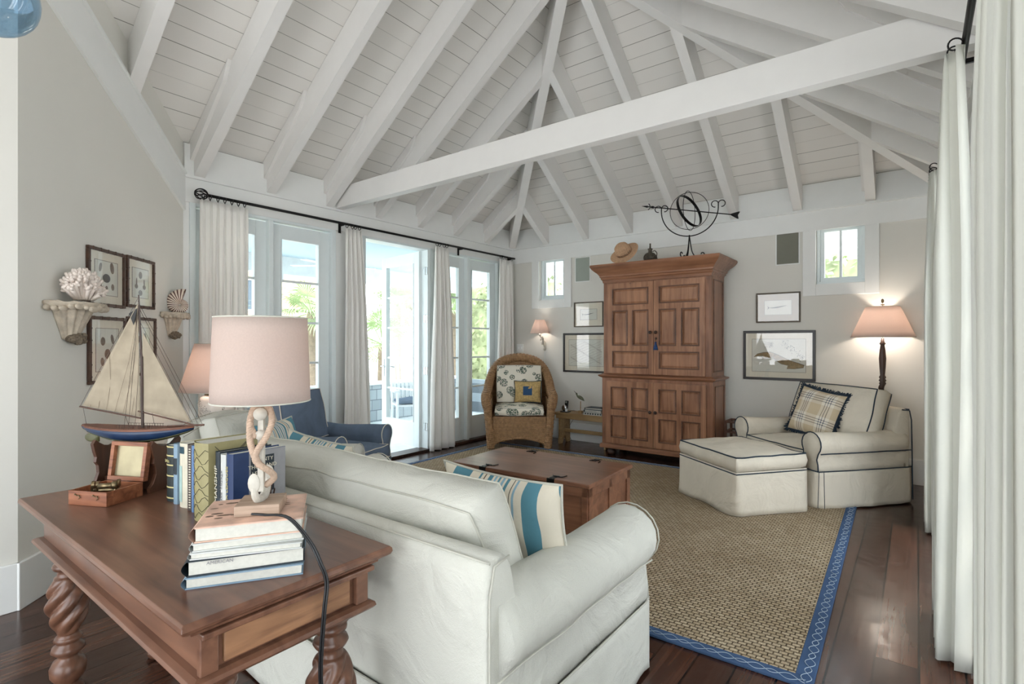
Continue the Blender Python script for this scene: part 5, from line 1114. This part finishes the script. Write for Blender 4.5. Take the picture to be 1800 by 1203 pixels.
# ------------------------------------------------------------------ bench and things on it
t = thing('bench', 'low pale wooden bench between wicker chair and armoire', 'bench', (1.40, -.21, 0)); hx = .42
MB().box(-hx, hx, -.15, .15, .385, .42).build('seat', 'benchwood', t, bevel=.004); MB().box(-hx+.03, hx-.03, -.135, -.115, .34, .384).box(-hx+.03, hx-.03, .115, .135, .34, .384).build('seat_rail', 'benchwood', t, bevel=.003)
for s in (-1, 1): MB().prism([(-.135, 0), (-.06, 0), (0, .10), (.06, 0), (.135, 0), (.12, .384), (-.12, .384)], -.014, .014, T((s*(hx-.08), 0, 0), (PI/2, 0, PI/2))).build('leg', 'benchwood', t, bevel=.003)
MB().box(-hx+.09, hx-.09, -.014, .014, .145, .19).build('stretcher', 'benchwood', t, bevel=.003)
BZ = .4205
t = thing('phone', 'black and white cordless phone standing on the bench', 'phone', (1.12, -.28, BZ)); MB().box(-.055, .055, -.05, .05, 0, .012).build('base', 'black', t, bevel=.004); MB().ball((-.015, 0, .055), (.040, .028, .046), 18, 12).build('cradle', 'chrome', t, smooth=True); MB().box(-.022, .022, -.018, .012, .035, .15, T((-.005, .02, 0), (math.radians(-12), 0, 0))).build('handset', 'black', t, bevel=.006)
MB().box(-.012, .012, -.0195, -.0185, .115, .140, T((-.005, .02, 0), (math.radians(-12), 0, 0))).build('screen', 'grille2', t); MB().box(.012, .04, -.03, -.01, .012, .05).build('keypad', 'stripw', t, bevel=.003)
MB().tube(smooth_path([(.02, .052, .006), (.04, .175, .002), (.03, .195, -.08), (-.05, .20, -.2), (-.09, .20, -.3), (-.02, .19, -.405)], 30), .003, 6).build('cord', 'black', t, smooth=True)
t = thing('bird_figurine', 'green-brown wading bird figurine on a small wood block', 'figurine', (1.345, -.27, BZ)); MB().box(-.025, .025, -.022, .022, 0, .035).build('base', 'benchwood', t, bevel=.002)
MB().tube([(0, 0, .03), (.004, 0, .16)], .006, 6).build('leg', 'benchwood', t); MB().tube(smooth_path([(.06, 0, .165), (.03, 0, .19), (-.01, 0, .212), (-.04, 0, .222), (-.055, 0, .245), (-.062, 0, .265)], 20), lambda i: [.003, .006, .010, .014, .018, .021, .023, .024, .024, .022, .020, .017, .014, .011, .010, .010, .010, .011, .012, .011, .008][i], 10).build('body', 'verdigris', t, smooth=True)
MB().tube([(-.064, 0, .262), (-.085, 0, .278), (-.10, 0, .295)], [.005, .003, .001], 6).build('beak', 'darkwood', t)
b = book(['bk_white'], .034, .20, .26, label='white patterned book lying under the dark one on the bench', loc=(1.44, -.36, BZ), rot=(0, 0, math.radians(3)), group='books on the bench', flat=True)
m = MB()
for k in range(7): m.ball((.03+.035*k, .0, .018), (.012, .0015, .010), 8, 4)
m.build('cover_pattern', 'bk_ink', b)
b = book(['bk_teal'], .036, .18, .25, label='dark teal book lying uppermost on the bench', loc=(1.45, -.35, BZ+.0345), rot=(0, 0, math.radians(-4)), group='books on the bench', flat=True); textobj('THE NEW YORK', .016, 'bk_grey', b, (.12, -.001, .018), (PI/2, 0, 0))
b = book(['bk_ink'], .022, .17, .24, label='slim black book topmost on the bench', loc=(1.455, -.345, BZ+.071), rot=(0, 0, math.radians(1)), group='books on the bench', flat=True)
# ------------------------------------------------------------------ floor lamp, magazine rack
t = thing('floor_lamp', 'dark turned-wood floor lamp with wide cream shade in the corner', 'lamp', (4.68, -.10, 0)); fx = t; t.location = (4.60, -.13, 0)
pr = [(.0, 0), (.11, .0), (.115, .02), (.09, .035), (.04, .05), (.03, .08), (.036, .10), (.026, .12)]
for i in range(41): z_ = .12+.83*i/40; pr.append((.024, z_))
pr += [(.030, .96), (.022, .975), (.032, .99), (.022, 1.005), (.030, 1.02), (.020, 1.04), (.026, 1.12), (.030, 1.20), (.024, 1.28), (.017, 1.33), (.028, 1.345), (.017, 1.36), (.012, 1.40), (0, 1.401)]
m = MB(); seg = 20; vs = []
for (r_, z_) in pr:
    tw_ = .13 < z_ < .94; ox, oy = (.012*math.cos(z_*38), .012*math.sin(z_*38)) if tw_ else (0, 0)
    for k in range(seg): a = 2*PI*k/seg; vs.append((ox+r_*math.cos(a), oy+r_*math.sin(a), z_))
m.add(vs, [(i*seg+k, i*seg+(k+1) % seg, (i+1)*seg+(k+1) % seg, (i+1)*seg+k) for i in range(len(pr)-1) for k in range(seg)]); m.build('pole', 'darkwood', t, smooth=True)
shade(t, .262, .138, 1.405, 1.700); MB().tube([(0, 0, 1.39), (0, 0, 1.73)], .005, 8).tube([(0, 0, 1.715), (0, 0, 1.725)], .016, 10).build('stem', 'brass', t); MB().ball((0, 0, 1.755), (.012, .012, .022)).build('finial', 'brass', t, smooth=True)
lamp_light(t, 1.53, 8, .035, (1, .90, .80))
t = thing('magazine_rack', 'small brown slatted wooden rack behind the ottoman', 'rack', (3.42, -.22, 0)); 
m = MB()
for x in (-.22, .22):
    for y in (-.11, .11): m.box(x-.012, x+.012, y-.012, y+.012, 0, .50)
for z_ in (.10, .26, .38, .488): m.box(-.22, .22, -.12, -.10, z_-.012, z_+.012).box(-.22, .22, .10, .12, z_-.012, z_+.012).box(-.23, -.21, -.11, .11, z_-.012, z_+.012).box(.21, .23, -.11, .11, z_-.012, z_+.012)
for x in (-.11, 0, .11): m.box(x-.006, x+.006, -.117, -.105, .26, .488)
m.build('rack_frame', 'pine_dark', t, bevel=.002); MB().box(-.20, .20, -.10, .10, .05, .24).build('drawer_box', 'darkwood', t, bevel=.003)
# ------------------------------------------------------------------ lamp behind, its table
lx, ly = .60, -4.50
t = thing('side_table', 'round dark side table between the blue and white armchairs', 'table', (lx+.02, ly+.01, 0)); MB().lathe([(0, .695), (.245, .695), (.255, .705), (.255, .715), (.245, .722), (0, .722)], 40).build('tabletop', 'darkwood', t, bevel=0); MB().lathe([(.03, .03), (.035, .10), (.05, .2), (.03, .3), (.045, .45), (.028, .55), (.05, .69)], 20).build('pedestal', 'darkwood', t, smooth=True)
for k in range(3): a = 2*PI*k/3; MB().tube([(0, 0, .10), (.12*math.cos(a), .12*math.sin(a), .09), (.23*math.cos(a), .23*math.sin(a), .02)], [.03, .024, .02], 8).build('leg', 'darkwood', t, smooth=True)
ST = .7225
t = thing('table_lamp', 'white porcelain jar lamp with conical shade behind the model boat', 'lamp', (lx, ly, ST)); MB().lathe([(.07, 0), (.09, .01), (.105, .05), (.125, .12), (.13, .17), (.115, .215), (.08, .235), (.06, .24)], 32).build('jar', 'porcelain_p', t, smooth=True)
MB().lathe([(.085, .235), (.088, .245), (.05, .262), (.015, .27), (.012, .30)], 24).build('lid', 'brass', t, smooth=True); MB().tube([(0, 0, .26), (0, 0, .62)], .006).build('stem', 'brass', t)
shade(t, .255, .15, .265, .625); lamp_light(t, .42, 6, .03, (1, .86, .75))
t = thing('picture_stand', 'small dark framed tile on the side table by the blue armchair', 'ornament', (.735, -4.37, ST), math.radians(60)); frame_poly(MB(), -.09, .09, 0, .02, .006, -.06, .06).box(-.09, .09, -.06, .06, .0, .012).build('frame', 'ink', t)
t = thing('animal_figurine', 'tiny dark bronze animal on the side table', 'figurine', (.735, -4.37, ST+.0205), math.radians(40)); MB().tube([(-.035, 0, .030), (-.01, 0, .034), (.02, 0, .032), (.035, 0, .045), (.05, 0, .048)], [.008, .013, .013, .010, .008], 8).build('body', 'iron', t, smooth=True)
for x in (-.025, .015):
    for y in (-.008, .008): MB().tube([(x, y, .028), (x, y, 0)], .004, 6).build('leg', 'iron', t)
# ------------------------------------------------------------------ curtains and rods
def rod(name, label, x, y0, y1, z_, fin, side):
    t = thing(name, label, 'curtain rod', (x, 0, z_)); MB().tube([(0, y0, 0), (0, y1, 0)], .013, 12).build('pole', 'iron', t, smooth=True)
    for fy, s in fin:
        m = MB()
        for k in range(4):
            a0_ = PI*k/4
            m.tube([(.045*math.sin(b)*math.cos(a0_+b*.5), fy+s*(.05-.05*math.cos(b)), .045*math.sin(b)*math.sin(a0_+b*.5)) for b in [PI*j/16 for j in range(17)]], .0045, 6).tube([(-.045*math.sin(b)*math.cos(a0_+b*.5), fy+s*(.05-.05*math.cos(b)), -.045*math.sin(b)*math.sin(a0_+b*.5)) for b in [PI*j/16 for j in range(17)]], .0045, 6)
        m.build('finial', 'iron', t, smooth=True)
    for by in side[1]: MB().box(0, side[0], by-.007, by+.007, -.02, 0).box(side[0]-(.008 if side[0] > 0 else -.008), side[0], by-.014, by+.014, -.09, .02).build('rod_bracket', 'iron', t)
    return t
LX = .10
rod('curtain_rod', 'long black iron curtain rod above the French doors', LX, CY0+.15, -.06, 2.60, [(CY0+.15, -1)], (-LX+.02, (-3.02, -1.2, -.12)))
rod('curtain_rod', 'black iron curtain rod on the right-hand window wall', 5.02, -6.6, -1.15, 2.60, [(-1.15, 1)], (.10, (-3.3, -1.3, -5.3)))
def curtain(label, x, y0, y1, z1, z0, nf, amp, mat, b0=None, b1=None, phase=0, group='', ringr=.024, wm=1, seed=0, taper=0):
    """hangs along y at plane x; b0,b1 = bottom extents"""
    b0 = y0 if b0 is None else b0; b1 = y1 if b1 is None else b1
    t = thing('curtain', label, 'curtain', (x, (y0+y1)/2, 0), group=group); yc = (y0+y1)/2; nu = nf*12; H_ = z1-z0
    def fn(u_, v):
        s_ = v; ya = (y0+(b0-y0)*s_)+((y1-y0)+((b1-b0)-(y1-y0))*s_)*u_; ph = 2*PI*nf*u_+phase; k = .55+.55*min(1, s_*3)
        ir = noise.noise(Vector((u_*nf*.9+seed, s_*.8, seed)))
        xo = amp*k*(math.sin(ph+ir*1.3)*.8+.25*math.sin(2*ph+ir*4)) if s_ > .02 else amp*.5*math.sin(ph)
        yo = amp*.45*k*math.sin(2*ph+ir*2)*(1 if wm else 0); edge = min(1, u_*nf*2, (1-u_)*nf*2)
        return (xo+ir*.018*s_, ya-yc+yo*edge+noise.noise(Vector((u_*3+seed, s_*2.2, 5)))*.02*s_, z1-H_*s_)
    o = MB().grid(fn, nu, 30).build('drape', mat, t, smooth=True, solid=.0025)
    for k in range(nf):
        u_ = (k+.5)/nf; p = fn(u_, 0); MB().tube([(.002+ringr*math.cos(a), p[1]+.003*math.sin(a*2)+noise.noise(Vector((k*1.7, seed, 0)))*.012, 2.585+.0+ringr*math.sin(a)+.0) for a in [2*PI*j/16 for j in range(16)]], .0035, 6, closed=True).tube([(0, p[1], 2.565), (p[0]*.5, p[1], z1-.005)], .002, 5).build('curtain_ring', 'iron', t, smooth=True)
    return t
G = 'ivory curtains along the French doors'
curtain('widest ivory curtain at the left end of the rod, beside the angled wall', LX, -4.42, -4.02, 2.555, .02, 7, .027, 'curtain', -4.43, -4.02, group=G, seed=1)
curtain('ivory curtain panel between the left door pair and the open doorway', LX, -3.00, -2.80, 2.555, .02, 4, .04, 'curtain', -3.05, -2.66, group=G, seed=2)
curtain('ivory curtain panel between the open doorway and the right door pair', LX, -1.70, -1.46, 2.555, .012, 4, .04, 'curtain', -1.78, -1.30, group=G, seed=3)
curtain('narrow ivory curtain in the far corner behind the wicker chair', LX, -.42, -.10, 2.555, .02, 5, .034, 'curtain', -.50, -.06, group=G, seed=4)
G = 'white curtains on the window wall'
curtain('farthest white curtain of the right wall, nearest the floor lamp', 4.955, -1.66, -1.20, 2.555, .012, 5, .05, 'curtain_w', -1.64, -1.20, group=G, seed=5)
curtain('middle white curtain of the right wall, hanging to the dark floor', 4.985, -3.58, -2.98, 2.555, .012, 6, .062, 'curtain_w', -3.52, -2.92, group=G, seed=6)
curtain('nearest white curtain, filling the right edge of the view', 4.99, -5.85, -5.06, 2.555, .012, 8, .05, 'curtain_w', group=G, seed=7)
# pendant
t = thing('pendant_light', 'pale blue glass globe pendant at the top left', 'lamp', (3.194, -6.113, 2.147)); MB().ball((0, 0, 0), .085, 24, 16).build('globe', 'blueglass', t, smooth=True); MB().tube([(0, 0, .082), (0, 0, 2.2)], .004, 6).build('cord', 'black', t); MB().tube([(0, 0, .075), (0, 0, .11)], .02, 14).build('cap', 'brass', t)
